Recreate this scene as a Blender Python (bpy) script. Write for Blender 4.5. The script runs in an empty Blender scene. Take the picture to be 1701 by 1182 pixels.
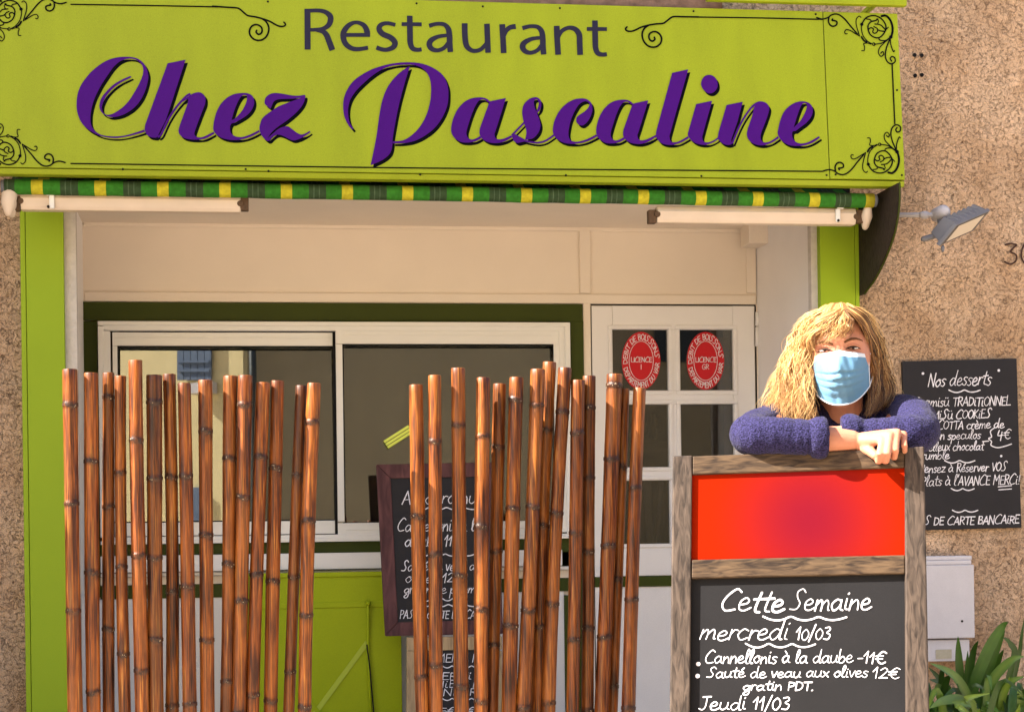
import bpy, bmesh, math, random
from mathutils import Vector, Matrix, noise
from mathutils.geometry import tessellate_polygon
R_ = math.radians
random.seed(7)
scene = bpy.context.scene
COL = scene.collection

# ------------------------------------------------------------------ camera
W, H, F = 1701.0, 1182.0, 3000.0
PSI, ROLL, CY = math.atan(426.5 / F), 0.013, 875.0
CAMP = Vector((0, -7, 1.0))
_F = Vector((math.sin(PSI), math.cos(PSI), 0)); _R0 = Vector((math.cos(PSI), -math.sin(PSI), 0)); _U0 = Vector((0, 0, 1))
RV = _R0 * math.cos(ROLL) - _U0 * math.sin(ROLL)
UV = _U0 * math.cos(ROLL) + _R0 * math.sin(ROLL)
cam = bpy.data.cameras.new('camera'); camo = bpy.data.objects.new('camera', cam); COL.objects.link(camo)
camo.matrix_world = Matrix(((RV.x, UV.x, -_F.x, CAMP.x), (RV.y, UV.y, -_F.y, CAMP.y), (RV.z, UV.z, -_F.z, CAMP.z), (0, 0, 0, 1)))
cam.sensor_width = 36; cam.lens = 36 * F / W
cam.shift_y = (CY - H / 2) / W
cam.clip_end = 500
scene.camera = camo

# ------------------------------------------------------------------ light
SUN_EL, SUN_BACK = R_(42), R_(-10)        # sun stands at the left, a little in front of the facade; an added unseen house at the left shades the facade
sdir = Vector((-math.cos(SUN_EL) * math.cos(SUN_BACK), math.cos(SUN_EL) * math.sin(SUN_BACK), math.sin(SUN_EL)))
wd = bpy.data.worlds.new("World"); scene.world = wd; wd.use_nodes = True
nt = wd.node_tree
sky = nt.nodes.new('ShaderNodeTexSky'); sky.sky_type = 'NISHITA'; sky.sun_disc = False
sky.sun_elevation = SUN_EL; sky.sun_rotation = math.atan2(sdir.x, sdir.y)
sky.air_density = 1.0; sky.dust_density = 2.5; sky.ozone_density = 0.8
nt.links.new(sky.outputs[0], nt.nodes['Background'].inputs[0]); nt.nodes['Background'].inputs[1].default_value = 0.075
sl = bpy.data.lights.new('sun', 'SUN'); sl.energy = 5.0; sl.angle = R_(0.5); sl.color = (1, 0.93, 0.82)
so = bpy.data.objects.new('sun', sl); COL.objects.link(so)
so.rotation_euler = (-sdir).to_track_quat('-Z', 'Y').to_euler()
scene.view_settings.view_transform = 'Standard'; scene.view_settings.look = 'None'
scene.view_settings.exposure = 2.2; scene.view_settings.gamma = 1

# ------------------------------------------------------------------ projection helpers
def ray(px, py):
    u = (px - W / 2) / F; v = -(py - CY) / F
    return _F + RV * u + UV * v
def P(px, py, Y):
    r = ray(px, py); return CAMP + r * ((Y + 7) / r.y)
class Plane:
    def __init__(s, p0, n): s.p0 = Vector(p0); s.n = Vector(n).normalized()
    def pt(s, px, py, lift=0.0):
        r = ray(px, py); t = (s.p0 - CAMP).dot(s.n) / r.dot(s.n)
        return CAMP + r * t + s.n * lift
def YP(Y): return Plane((0, Y, 0), (0, -1, 0))

def lin(c):
    c = c / 255.0
    return c / 12.92 if c <= 0.04045 else ((c + 0.055) / 1.055) ** 2.4
def S(r, g, b): return (lin(r), lin(g), lin(b), 1)

# ------------------------------------------------------------------ objects
def tag(o, label=None, cat=None, group=None, kind=None):
    if label: o['label'] = label
    if cat: o['category'] = cat
    if group: o['group'] = group
    if kind: o['kind'] = kind
    return o
def empty(name, loc, label, cat, group=None):
    o = bpy.data.objects.new(name, None); o.empty_display_size = 0.1
    COL.objects.link(o); o.location = loc
    return tag(o, label, cat, group)
def link(name, bm, mat, parent=None, smooth=False, bevel=0):
    me = bpy.data.meshes.new(name); bm.normal_update(); bm.to_mesh(me); bm.free()
    if smooth:
        me.polygons.foreach_set('use_smooth', [True] * len(me.polygons))
    o = bpy.data.objects.new(name, me); COL.objects.link(o)
    for m in (mat if isinstance(mat, (list, tuple)) else [mat]): me.materials.append(m)
    if parent:
        o.parent = parent
        off = Vector((0, 0, 0)); q = parent
        while q is not None: off += Vector(q.location); q = q.parent
        o.location = -off        # geometry is written in world space
    if bevel:
        b = o.modifiers.new('bevel', 'BEVEL'); b.width = bevel; b.segments = 2; b.limit_method = 'ANGLE'; b.angle_limit = R_(40)
    return o
NB = bmesh.new
def bx(bm, x0, x1, y0, y1, z0, z1, mi=0):
    vs = [bm.verts.new((x, y, z)) for x in (x0, x1) for y in (y0, y1) for z in (z0, z1)]
    for f in ((0, 1, 3, 2), (4, 6, 7, 5), (0, 4, 5, 1), (2, 3, 7, 6), (0, 2, 6, 4), (1, 5, 7, 3)):
        fc = bm.faces.new([vs[i] for i in f]); fc.material_index = mi
REFY = None
def pxr(px0, py0, px1, py1, Y):
    my = (py0 + py1) / 2 if REFY is None else REFY
    a = P(px0, my, Y).x; b = P(px1, my, Y).x
    c = P((px0 + px1) / 2, py1, Y).z; d = P((px0 + px1) / 2, py0, Y).z
    return a, b, c, d
def pbox(bm, px0, py0, px1, py1, Y, depth, mi=0):
    a, b, c, d = pxr(px0, py0, px1, py1, Y)
    bx(bm, a, b, Y, Y + depth, c, d, mi)
def prism(bm, pts, vec, mi=0):
    """closed polygon (3D points) swept along vec"""
    n = len(pts); vec = Vector(vec)
    a = [bm.verts.new(p) for p in pts]; b = [bm.verts.new(Vector(p) + vec) for p in pts]
    tris = tessellate_polygon([[Vector(p) for p in pts]])
    for t in tris:
        for vv, fl in ((a, 0), (b, 1)):
            try:
                f = bm.faces.new([vv[i] for i in (t if not fl else t[::-1])]); f.material_index = mi
            except ValueError: pass
    for i in range(n):
        f = bm.faces.new((a[i], a[(i + 1) % n], b[(i + 1) % n], b[i])); f.material_index = mi
    bmesh.ops.recalc_face_normals(bm, faces=bm.faces)
def fill(bm, loops, pl, lift):
    ls = [[pl.pt(x, y, lift) for x, y in l] for l in loops]
    allv = [bm.verts.new(p) for l in ls for p in l]
    for t in tessellate_polygon(ls):
        try: f = bm.faces.new([allv[i] for i in t])
        except ValueError: continue
        f.normal_update()
        if f.normal.dot(pl.n) < 0: f.normal_flip()
def crom(pts, closed=False, n=6):
    """Catmull-Rom; a point with a trailing 'c' is a corner"""
    P_ = [tuple(float(a) for a in p if a != 'c') for p in pts]; cor = ['c' in p for p in pts]
    N = len(P_); out = []
    for i in range(N if closed else N - 1):
        p1, p2 = P_[i], P_[(i + 1) % N]
        p0 = P_[i - 1] if (closed or i > 0) else p1
        p3 = P_[(i + 2) % N] if (closed or i + 2 < N) else p2
        if cor[i]: p0 = p1
        if cor[(i + 1) % N]: p3 = p2
        for k in range(n):
            t = k / n
            out.append(tuple(0.5 * (2 * b + (c - a) * t + (2 * a - 5 * b + 4 * c - d) * t * t + (3 * b - a - 3 * c + d) * t ** 3) for a, b, c, d in zip(p0, p1, p2, p3)))
    if not closed: out.append(P_[-1])
    return out
LIFT = [0]
def brush(bm, pts, pl, lift, w, smooth=True, caps=True, n=6):
    """a painted stroke; pts are (x,y) or (x,y,w)"""
    pts = [p if len([a for a in p if a != 'c']) > 2 else (p[0], p[1], w) + tuple(p[2:]) for p in pts]
    q = crom(pts, n=n) if smooth and len(pts) > 2 else [tuple(a for a in p if a != 'c') for p in pts]
    LIFT[0] = (LIFT[0] + 1) % 12
    base = lift + LIFT[0] * 3e-5
    L, Rr, n = [], [], len(q)
    if n == 1: return
    for i, p in enumerate(q):
        a = q[max(0, i - 1)]; b = q[min(n - 1, i + 1)]
        dx, dy = b[0] - a[0], b[1] - a[1]; l = math.hypot(dx, dy) or 1
        nx, ny = -dy / l * p[2] / 2, dx / l * p[2] / 2
        lf = base + 2.5e-5 * i / n
        L.append(bm.verts.new(pl.pt(p[0] + nx, p[1] + ny, lf))); Rr.append(bm.verts.new(pl.pt(p[0] - nx, p[1] - ny, lf)))
    fs = [bm.faces.new((L[i], L[i + 1], Rr[i + 1], Rr[i])) for i in range(n - 1)]
    if caps:
        for end, o, va, vb in ((q[0], q[1], L[0], Rr[0]), (q[-1], q[-2], L[-1], Rr[-1])):
            a0 = math.atan2(end[1] - o[1], end[0] - o[0]); ring = []
            for k in range(1, 4):
                an = a0 - math.pi / 2 + math.pi * k / 4
                ring.append(bm.verts.new(pl.pt(end[0] + math.cos(an) * end[2] / 2, end[1] + math.sin(an) * end[2] / 2, base)))
            seq = [vb] + ring + [va] if end is q[-1] else [va] + ring + [vb]
            try: fs.append(bm.faces.new(seq))
            except ValueError: pass
    for f in fs:
        f.normal_update()
        if f.normal.dot(pl.n) < 0: f.normal_flip()
def disc(bm, cx, cy, r, pl, lift, n=12):
    fill(bm, [[(cx + r * math.cos(2 * math.pi * k / n), cy + r * math.sin(2 * math.pi * k / n)) for k in range(n)]], pl, lift)

def tube(bm, pts, radii, seg=10, ends=True, flat=None, mi=0):
    """swept round tube with rounded ends"""
    pts = [Vector(p) for p in pts]; radii = [tuple(r) if isinstance(r, (tuple, list)) else (r, r) for r in radii]
    if ends:
        d0 = (pts[0] - pts[1]).normalized(); d1 = (pts[-1] - pts[-2]).normalized()
        r0, r1 = min(radii[0]), min(radii[-1]); q0, q1 = radii[0], radii[-1]; A, B = pts[0].copy(), pts[-1].copy()
        pts = [A + d0 * r0 * .97, A + d0 * r0 * .75] + pts + [B + d1 * r1 * .75, B + d1 * r1 * .97]
        radii = [(q0[0] * .24, q0[1] * .24), (q0[0] * .66, q0[1] * .66)] + radii + [(q1[0] * .66, q1[1] * .66), (q1[0] * .24, q1[1] * .24)]
    n = len(pts); t = (pts[1] - pts[0]).normalized()
    u = t.orthogonal().normalized() if flat is None else (Vector(flat) - t * Vector(flat).dot(t)).normalized()
    rings = []
    for i in range(n):
        tt = (pts[min(n - 1, i + 1)] - pts[max(0, i - 1)]).normalized()
        u = (u - tt * u.dot(tt)).normalized(); v = tt.cross(u)
        ra, rb = radii[i]
        rings.append([bm.verts.new(pts[i] + u * math.cos(2 * math.pi * k / seg) * ra + v * math.sin(2 * math.pi * k / seg) * rb) for k in range(seg)])
    for i in range(n - 1):
        for k in range(seg):
            f = bm.faces.new((rings[i][k], rings[i][(k + 1) % seg], rings[i + 1][(k + 1) % seg], rings[i + 1][k])); f.material_index = mi
    f = bm.faces.new(rings[0][::-1]); f.material_index = mi
    f = bm.faces.new(rings[-1]); f.material_index = mi
    return rings
def rod(bm, a, b, r, seg=12, mi=0): return tube(bm, [a, b], [r, r], seg, ends=False, mi=mi)

# ------------------------------------------------------------------ materials
def mat(name, col, rough=0.6, spec=0.3, var=0.0, vscale=8, bump=0.0, bscale=40, metal=0.0, stretch=None, grain=0.0):
    m = bpy.data.materials.new(name); m.use_nodes = True
    t = m.node_tree; b = t.nodes['Principled BSDF']; L = t.links.new
    b.inputs['Roughness'].default_value = rough; b.inputs['Specular IOR Level'].default_value = spec; b.inputs['Metallic'].default_value = metal
    b.inputs['Base Color'].default_value = col
    tc = t.nodes.new('ShaderNodeTexCoord'); mp = t.nodes.new('ShaderNodeMapping'); L(tc.outputs['Object'], mp.inputs[0])
    if stretch: mp.inputs['Scale'].default_value = stretch
    if var or grain:
        nz = t.nodes.new('ShaderNodeTexNoise'); nz.inputs['Scale'].default_value = vscale; nz.inputs['Detail'].default_value = 6; L(mp.outputs[0], nz.inputs[0])
        rp = t.nodes.new('ShaderNodeValToRGB'); L(nz.outputs[0], rp.inputs[0])
        rp.color_ramp.elements[0].position = 0.3; rp.color_ramp.elements[1].position = 0.7
        k = max(var, 0.001)
        rp.color_ramp.elements[0].color = tuple(c * (1 - k) for c in col[:3]) + (1,); rp.color_ramp.elements[1].color = tuple(min(1, c * (1 + k * .7)) for c in col[:3]) + (1,)
        out = rp.outputs[0]
        if grain:
            n2 = t.nodes.new('ShaderNodeTexNoise'); n2.inputs['Scale'].default_value = 420; n2.inputs['Detail'].default_value = 2; L(tc.outputs['Object'], n2.inputs[0])
            mr = t.nodes.new('ShaderNodeMapRange'); mr.inputs[1].default_value = .3; mr.inputs[2].default_value = .7; mr.inputs[3].default_value = 1 - grain; mr.inputs[4].default_value = 1 + grain
            L(n2.outputs[0], mr.inputs[0])
            mx = t.nodes.new('ShaderNodeMix'); mx.data_type = 'RGBA'; mx.blend_type = 'MULTIPLY'; mx.inputs[0].default_value = 1
            L(out, mx.inputs[6]); L(mr.outputs[0], mx.inputs[7]); out = mx.outputs[2]
        L(out, b.inputs['Base Color'])
    if bump:
        n3 = t.nodes.new('ShaderNodeTexNoise'); n3.inputs['Scale'].default_value = bscale; n3.inputs['Detail'].default_value = 8; L(mp.outputs[0], n3.inputs[0])
        bp = t.nodes.new('ShaderNodeBump'); bp.inputs['Strength'].default_value = bump; bp.inputs['Distance'].default_value = 0.01; L(n3.outputs[0], bp.inputs['Height']); L(bp.outputs[0], b.inputs['Normal'])
    return m
def stucco(name, base, dark, scale=55):
    m = bpy.data.materials.new(name); m.use_nodes = True; t = m.node_tree; L = t.links.new; b = t.nodes['Principled BSDF']; N = t.nodes.new
    b.inputs['Roughness'].default_value = 0.95; b.inputs['Specular IOR Level'].default_value = 0.1
    tc = N('ShaderNodeTexCoord')
    def ns(sc, de, ro=.55, di=0):
        n = N('ShaderNodeTexNoise'); n.inputs['Scale'].default_value = sc; n.inputs['Detail'].default_value = de; n.inputs['Roughness'].default_value = ro; n.inputs['Distortion'].default_value = di; L(tc.outputs['Object'], n.inputs[0]); return n.outputs[0]
    def mr(src, a, b_, c, d):
        n = N('ShaderNodeMapRange'); n.inputs[1].default_value = a; n.inputs[2].default_value = b_; n.inputs[3].default_value = c; n.inputs[4].default_value = d; L(src, n.inputs[0]); return n.outputs[0]
    def mth(op, A, B):
        n = N('ShaderNodeMath'); n.operation = op
        for i, v in enumerate((A, B)):
            if isinstance(v, (int, float)): n.inputs[i].default_value = v
            else: L(v, n.inputs[i])
        return n.outputs[0]
    def mixc(bt, fac, A, B):
        n = N('ShaderNodeMix'); n.data_type = 'RGBA'; n.blend_type = bt
        for i, v in ((0, fac), (6, A), (7, B)):
            if isinstance(v, (int, float, tuple)): n.inputs[i].default_value = v
            else: L(v, n.inputs[i])
        return n.outputs[2]
    grain, lump, crack, maskn, big, tint = ns(230, 4), ns(62, 6, .62, .8), ns(34, 7, .62, .5), ns(14, 5), ns(1.3, 5), ns(3.1, 4)
    cr = mth('MULTIPLY', mr(mth('ABSOLUTE', mth('SUBTRACT', crack, .5), 0), .0, .016, 1, 0), mr(maskn, .32, .55, .15, 1))
    pit = mr(lump, .30, .37, 1, 0)
    dk = mth('MINIMUM', 1.0, mth('ADD', mth('MULTIPLY', cr, .85), mth('MULTIPLY', pit, .8)))  # crevice dirt plus crevice shade, both put into the colour
    light = mixc('MIX', mr(lump, .45, .68, 0, 1), base, tuple(min(1, c * 1.28) for c in base[:3]) + (1,))
    warm = mixc('MIX', mr(tint, .42, .62, 0, .55), light, S(196, 152, 112))
    c1 = mixc('MIX', dk, warm, dark)
    gg = N('ShaderNodeCombineColor'); v = mth('MULTIPLY', mr(grain, .3, .7, .78, 1.2), mr(big, .32, .68, .74, 1.14))
    for i in range(3): L(v, gg.inputs[i])
    L(mixc('MULTIPLY', 1.0, c1, gg.outputs[0]), b.inputs['Base Color'])
    hgt = mth('SUBTRACT', mth('ADD', lump, mth('MULTIPLY', grain, .25)), mth('MULTIPLY', dk, .5))
    bp = N('ShaderNodeBump'); bp.inputs['Strength'].default_value = 1; bp.inputs['Distance'].default_value = .02; L(hgt, bp.inputs['Height']); L(bp.outputs[0], b.inputs['Normal'])
    return m
def wood(name, c0, c1, stretch, scale=6, rough=.65, bump=.25, detail=8, dist=1.2):
    m = bpy.data.materials.new(name); m.use_nodes = True; t = m.node_tree; L = t.links.new; b = t.nodes['Principled BSDF']
    b.inputs['Roughness'].default_value = rough; b.inputs['Specular IOR Level'].default_value = .25
    tc = t.nodes.new('ShaderNodeTexCoord'); mp = t.nodes.new('ShaderNodeMapping'); mp.inputs['Scale'].default_value = stretch; L(tc.outputs['Object'], mp.inputs[0])
    n1 = t.nodes.new('ShaderNodeTexNoise'); n1.inputs['Scale'].default_value = scale; n1.inputs['Detail'].default_value = detail; n1.inputs['Distortion'].default_value = dist; L(mp.outputs[0], n1.inputs[0])
    r1 = t.nodes.new('ShaderNodeValToRGB'); L(n1.outputs[0], r1.inputs[0]); e = r1.color_ramp.elements; e[0].position = .33; e[0].color = c0; e[1].position = .66; e[1].color = c1
    L(r1.outputs[0], b.inputs['Base Color'])
    bp = t.nodes.new('ShaderNodeBump'); bp.inputs['Strength'].default_value = bump; bp.inputs['Distance'].default_value = .004; L(n1.outputs[0], bp.inputs['Height']); L(bp.outputs[0], b.inputs['Normal'])
    return m
def glass(name, tint, refl):
    m = bpy.data.materials.new(name); m.use_nodes = True; t = m.node_tree; L = t.links.new
    t.nodes.remove(t.nodes['Principled BSDF'])
    tr = t.nodes.new('ShaderNodeBsdfTransparent'); tr.inputs[0].default_value = tint
    gl = t.nodes.new('ShaderNodeBsdfGlossy'); gl.inputs['Roughness'].default_value = .01; gl.inputs[0].default_value = (.95, .97, .96, 1)
    lw = t.nodes.new('ShaderNodeFresnel'); lw.inputs[0].default_value = 1.5
    ma = t.nodes.new('ShaderNodeMath'); ma.operation = 'ADD'; ma.inputs[1].default_value = refl; ma.use_clamp = True; L(lw.outputs[0], ma.inputs[0])
    mx = t.nodes.new('ShaderNodeMixShader'); L(ma.outputs[0], mx.inputs[0]); L(tr.outputs[0], mx.inputs[1]); L(gl.outputs[0], mx.inputs[2])
    L(mx.outputs[0], t.nodes['Material Output'].inputs[0]); return m

M = {}
M['stucco'] = stucco('pink_beige_render', S(226, 192, 160), S(136, 100, 74), 75)
M['lime'] = mat('lime_sign_paint', S(151, 165, 24), .5, .3, .09, 5, grain=.12, stretch=(1.6, 1, .35))
M['limepillar'] = mat('lime_pillar_paint', S(146, 172, 30), .55, .25, .06, 2, grain=.07)
M['limehatch'] = mat('lime_hatch_paint', S(158, 172, 8), .55, .25, .07, 4, grain=.08)
M['olive'] = mat('olive_green_paint', S(56, 66, 6), .55, .25, .08, 4, grain=.08)
M['beige'] = mat('warm_white_paint', S(238, 224, 208), .6, .25, .04, 3, grain=.06)
M['white'] = mat('white_paint', S(238, 234, 233), .5, .3, .03, 5, grain=.04)
M['pvc'] = mat('white_pvc', S(240, 237, 232), .35, .4, .02, 5)
M['rough_white'] = mat('rough_white_render', S(205, 196, 188), .85, .15, .1, 30, .6, 60)
M['joint'] = mat('worn_brown_joint', S(96, 72, 52), .6, .3, .3, 60)
M['purple'] = mat('purple_vinyl', S(70, 11, 120), .6, .12, .04, 20, grain=.10)
M['black'] = mat('black_vinyl', S(10, 10, 16), .7, .05)
M['ink'] = mat('navy_vinyl', S(42, 40, 62), .6, .15, .05, 30, grain=.08)
M['darkcheek'] = mat('dark_stained_steel', S(52, 42, 36), .7, .2, .25, 30, .3, 60)
M['armwhite'] = mat('cream_painted_aluminium', S(226, 205, 184), .42, .35, .05, 12)
M['darkgap'] = mat('dark_rubber_and_gap', S(22, 20, 20), .7, .2)  # near black, also painted in for the shade inside gaps and holes
M['grey'] = mat('grey_cast_metal', S(112, 112, 118), .5, .4, .08, 30)
M['lens'] = mat('floodlight_lens', S(205, 192, 175), .15, .5)
M['slate'] = mat('black_chalkboard', S(38, 36, 40), .55, .25, .12, 9, grain=.14)
M['slate2'] = mat('worn_grey_chalkboard', S(28, 27, 29), .85, .2, .14, 7, grain=.12)
M['chalk'] = mat('white_chalk_marker', S(228, 224, 230), .9, .05, .22, 90)
M['purplewood'] = wood('plum_stained_wood', S(70, 42, 44), S(104, 66, 66), (3, 3, .6), 9)
M['palewood'] = wood('pale_pine', S(150, 124, 92), S(188, 160, 122), (4, 4, .5), 9)
M['greywood_v'] = wood('weathered_wood_upright', S(40, 32, 27), S(84, 71, 62), (9, 9, .6), 9)
M['greywood_h'] = wood('weathered_wood_rail', S(38, 27, 20), S(90, 71, 52), (.7, 9, 12), 8)
M['redoval'] = mat('red_enamel', S(200, 12, 30), .35, .4)
M['meter'] = mat('grey_white_polyester', S(205, 200, 204), .6, .3, .03, 20, grain=.05)
M['meterwin'] = mat('yellowed_label', S(176, 168, 148), .4, .3, .1, 60)
M['navy'] = mat('blue_shutter_paint', S(98, 114, 140), .6, .2, .08, 8)
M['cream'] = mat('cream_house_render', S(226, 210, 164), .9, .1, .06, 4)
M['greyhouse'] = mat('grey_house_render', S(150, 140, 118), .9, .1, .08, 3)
M['pipe'] = mat('dark_pipe', S(46, 54, 60), .4, .4)
M['room'] = mat('dim_room_wall', S(120, 112, 96), .9, .1, .1, 3)
M['glassw'] = glass('window_glass', (.62, .62, .58, 1), .16)
M['glassd'] = glass('door_glass', (.5, .48, .45, 1), .07)
M['ground'] = mat('pale_asphalt', S(182, 167, 148), .95, .1, .12, 6, .4, 80)
M['stem'] = mat('pale_stem', S(120, 130, 80), .7)

# ================================================================== SETTING
bm = NB(); bx(bm, -60, 60, -60, 60, -.3, 0); tag(link('ground', bm, M['ground']), kind='structure')

def P2(px, Y, py=600): return P(px, py, Y).x
REC = 0.80                                                    # depth of the shop-front recess
XL, XR = P2(107, 0), P2(1360, 0)                              # recess opening
building = empty('restaurant_building', (0, 0, 0), 'pink beige rendered restaurant front with lime pillars and a deep white recess', 'building')
# rendered walls either side and above
bm = NB()
ZT = P(700, 300, 0).z
bx(bm, -9, XL, 0, 1.6, 0, 8.5); bx(bm, XR + .03, 7, 0, 1.6, 0, 8.5); bx(bm, XL, XR + .03, 0, 1.6, ZT, 8.5)
wall = link('wall', bm, M['stucco'], building)
# recess lining
bm = NB()
xl, xr = P2(140, REC), P2(1258, REC)
zc = P(700, 376, REC).z
xlf, xrf = XL + .012, XR - .008
XLb, XRb = xl, xr
BK = []
def lining(bm, pts, th): prism(bm, pts, th)
lining(bm, [(xlf, .004, 0), (XLb, REC, 0), (XLb, REC, zc + .03), (xlf, .004, zc + .03)], (-.05, 0, 0))
side_l = link('recess_side', bm, M['white'], building)
bm = NB()
lining(bm, [(xrf, .004, 0), (XRb, REC, 0), (XRb, REC, zc + .03), (xrf, .004, zc + .03)], (.05, 0, 0))
link('recess_side', bm, M['white'], building)
bm = NB(); bx(bm, xlf - .05, xrf + .05, .004, REC + .05, zc, zc + .08); link('recess_ceiling', bm, M['beige'], building)
bm = NB(); bx(bm, XL, XR, -.6, 1.6, 0.0, .004 + .006); link('threshold', bm, M['ground'], building)
# rough plaster return at the left inner edge of the pillar
bm = NB(); bx(bm, XL - .002, XL + .05, -.022, .02, 0, zc); link('plaster_edge', bm, M['rough_white'], building)
bm = NB(); bx(bm, XR - .004, XR + .03, -.02, .02, 0, zc + .02)
link('dark_gap_strip', bm, M['darkgap'], building)  # dark strip painted in for the shaded gap beside the pillar
bm = NB(); bx(bm, XR - .03, XR - .004, -.012, .03, 0, zc + .02); link('plaster_edge', bm, M['rough_white'], building)
# lime pillars
def pillar(px0, px1, seam, label):
    bm = NB(); a, b = P2(px0, -.05, 700), P2(px1, -.05, 700)
    s = P2(seam, -.05, 700)
    z1 = P(px0, 330, -.05).z
    if seam < (px0 + px1) / 2: bx(bm, a, s - .001, -.047, .0, 0, z1); bx(bm, s + .001, b, -.05, .0, 0, z1)
    else: bx(bm, a, s - .001, -.05, .0, 0, z1); bx(bm, s + .001, b, -.047, .0, 0, z1)
    o = link('pillar', bm, M['limepillar'], building, bevel=.002); o['label'] = label
    return o
pillar(37, 109, 46, 'lime green clad pillar at the left of the recess')
pillar(1366, 1431, 1424, 'lime green clad pillar behind the woman')

REFY = 600
# back wall of the recess: beige panelling made of boards round the openings
Yb = REC
bm = NB()
zt = zc + .03
wx0, wx1, wz0, wz1 = pxr(150, 510, 958, 985, Yb)
dx0, dx1, dz0, dz1 = pxr(984, 508, 1254, 1000, Yb)
bx(bm, XLb - .04, XRb + .04, Yb, Yb + .06, wz1, zt)
bx(bm, XLb - .04, wx0, Yb, Yb + .06, 0, wz1); bx(bm, wx1, dx0, Yb, Yb + .06, 0, wz1); bx(bm, dx1, XRb + .04, Yb, Yb + .06, 0, wz1)
bx(bm, wx0, wx1, Yb, Yb + .06, 0, wz0)
link('panelling', bm, M['beige'], building)
bm = NB()   # raised battens
pbox(bm, 112, 378, 141, 1400, Yb - .012, .0115); pbox(bm, 141.5, 487, 1257, 503, Yb - .012, .0115); pbox(bm, 965, 381, 983, 486.5, Yb - .012, .0115)
pbox(bm, 1242, 381, 1258, 486.5, Yb - .012, .0115); pbox(bm, 141.5, 372, 1257, 381, Yb - .012, .0115); pbox(bm, 969.5, 503.5, 982, 1400, Yb - .012, .0115)
pbox(bm, 1257.5, 503.5, 1268, 1400, Yb - .010, .0095)
link('batten', bm, M['beige'], building, bevel=.003)

# ---- sliding window
bm = NB()
G = Yb - .022
pbox(bm, 138, 503, 969, 533, G, .021); pbox(bm, 138, 533.2, 162, 992, G, .021); pbox(bm, 948, 533.2, 970, 1400, G, .021)
pbox(bm, 162.2, 899, 947.8, 922, G, .021); pbox(bm, 162.2, 966, 947.8, 988, G, .021)
pbox(bm, 932, 988.2, 947.8, 1400, G, .0205)
link('green_trim', bm, M['olive'], building, bevel=.003)
bm = NB()
pbox(bm, 162.5, 918, 930, 945, Yb - .10, .078); pbox(bm, 162.5, 946, 947, 952, Yb - .05, .028)
link('white_ledge', bm, M['white'], building, bevel=.004)
bm = NB(); pbox(bm, 142, 952.5, 947.6, 965.5, Yb - .018, .017); link('ledge_apron', bm, M['beige'], building)
bm = NB(); pbox(bm, 140, 988.5, 931.5, 1400, Yb - .014, .0135); link('white_dado', bm, M['white'], building)
window = bpy.data.objects.new('window', None); COL.objects.link(window); window.parent = building
bm = NB(); f0, f1 = Yb - .05, .06
def frame(bm, o, i, Y, d):
    pbox(bm, o[0], o[1], o[2], i[1], Y, d); pbox(bm, o[0], i[3], o[2], o[3], Y, d)
    pbox(bm, o[0], i[1] + .2, i[0], i[3] - .2, Y, d); pbox(bm, i[2], i[1] + .2, o[2], i[3] - .2, Y, d)
frame(bm, (163, 534, 948, 899), (172, 541, 939, 893), Yb - .060, .055)
frame(bm, (171, 540, 940, 894), (183, 549, 929, 887), Yb - .047, .040)
link('outer_frame', bm, M['pvc'], window, bevel=.003)
bm = NB(); frame(bm, (187, 552, 571, 888), (195, 574, 556, 866), Yb - .015, .028)
pbox(bm, 187, 560, 556, 562, Yb - .018, .003)
link('sash', bm, M['pvc'], window, bevel=.002)
bm = NB(); frame(bm, (558, 546, 930, 890), (569, 571, 920, 866), Yb - .042, .026)
pbox(bm, 571, 555, 918, 557, Yb - .045, .003); pbox(bm, 571, 876, 918, 878, Yb - .045, .003)
link('sash', bm, M['pvc'], window, bevel=.002)
bm = NB(); pbox(bm, 553, 551, 557.5, 889, Yb - .028, .02); pbox(bm, 186, 549, 557, 551.4, Yb - .012, .02)  # dark strips painted in for the black gaps beside the sashes
for o, i, Y in (((193, 572, 557, 867), (197, 576, 554, 864), Yb - .006), ((567, 569, 922, 868), (571, 573, 919, 865), Yb - .034)): frame(bm, o, i, Y, .012)
link('seal_and_gap', bm, M['darkgap'], window)
TILT = .055
def tilted_pane(px0, py0, px1, py1, Y):
    a, b, c_, d = pxr(px0, py0, px1, py1, Y); k = math.tan(TILT) * (d - c_); bm = NB()
    prism(bm, [(a, Y, c_), (b, Y, c_), (b, Y + k, d), (a, Y + k, d)], (0, .004, 0)); link('pane', bm, M['glassw'], window); return Vector((a, Y, c_))
PANE0 = tilted_pane(195, 574, 557, 866, Yb + .004); tilted_pane(569, 570, 922, 867, Yb - .03)

bm = NB(); x0_, x1_, z0_, z1_ = pxr(186, 560, 930, 880, Yb); n_ = 60; va = []
for i in range(n_ + 1):
    x = x0_ + (x1_ - x0_) * i / n_; yy = Yb + .11 + .006 * math.sin(i * 1.1) * math.sin(i * .37); va.append((bm.verts.new((x, yy, z0_ - .05)), bm.verts.new((x, yy, z1_ + .05))))
for i in range(n_): bm.faces.new((va[i][0], va[i + 1][0], va[i + 1][1], va[i][1]))
link('added_blind', bm, mat('taupe_blind', S(150, 142, 122), .9, .1, .08, 5), window, smooth=True).modifiers.new('thick', 'SOLIDIFY').thickness = .003  # sheet added behind the glass to weaken the pole reflections
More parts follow.
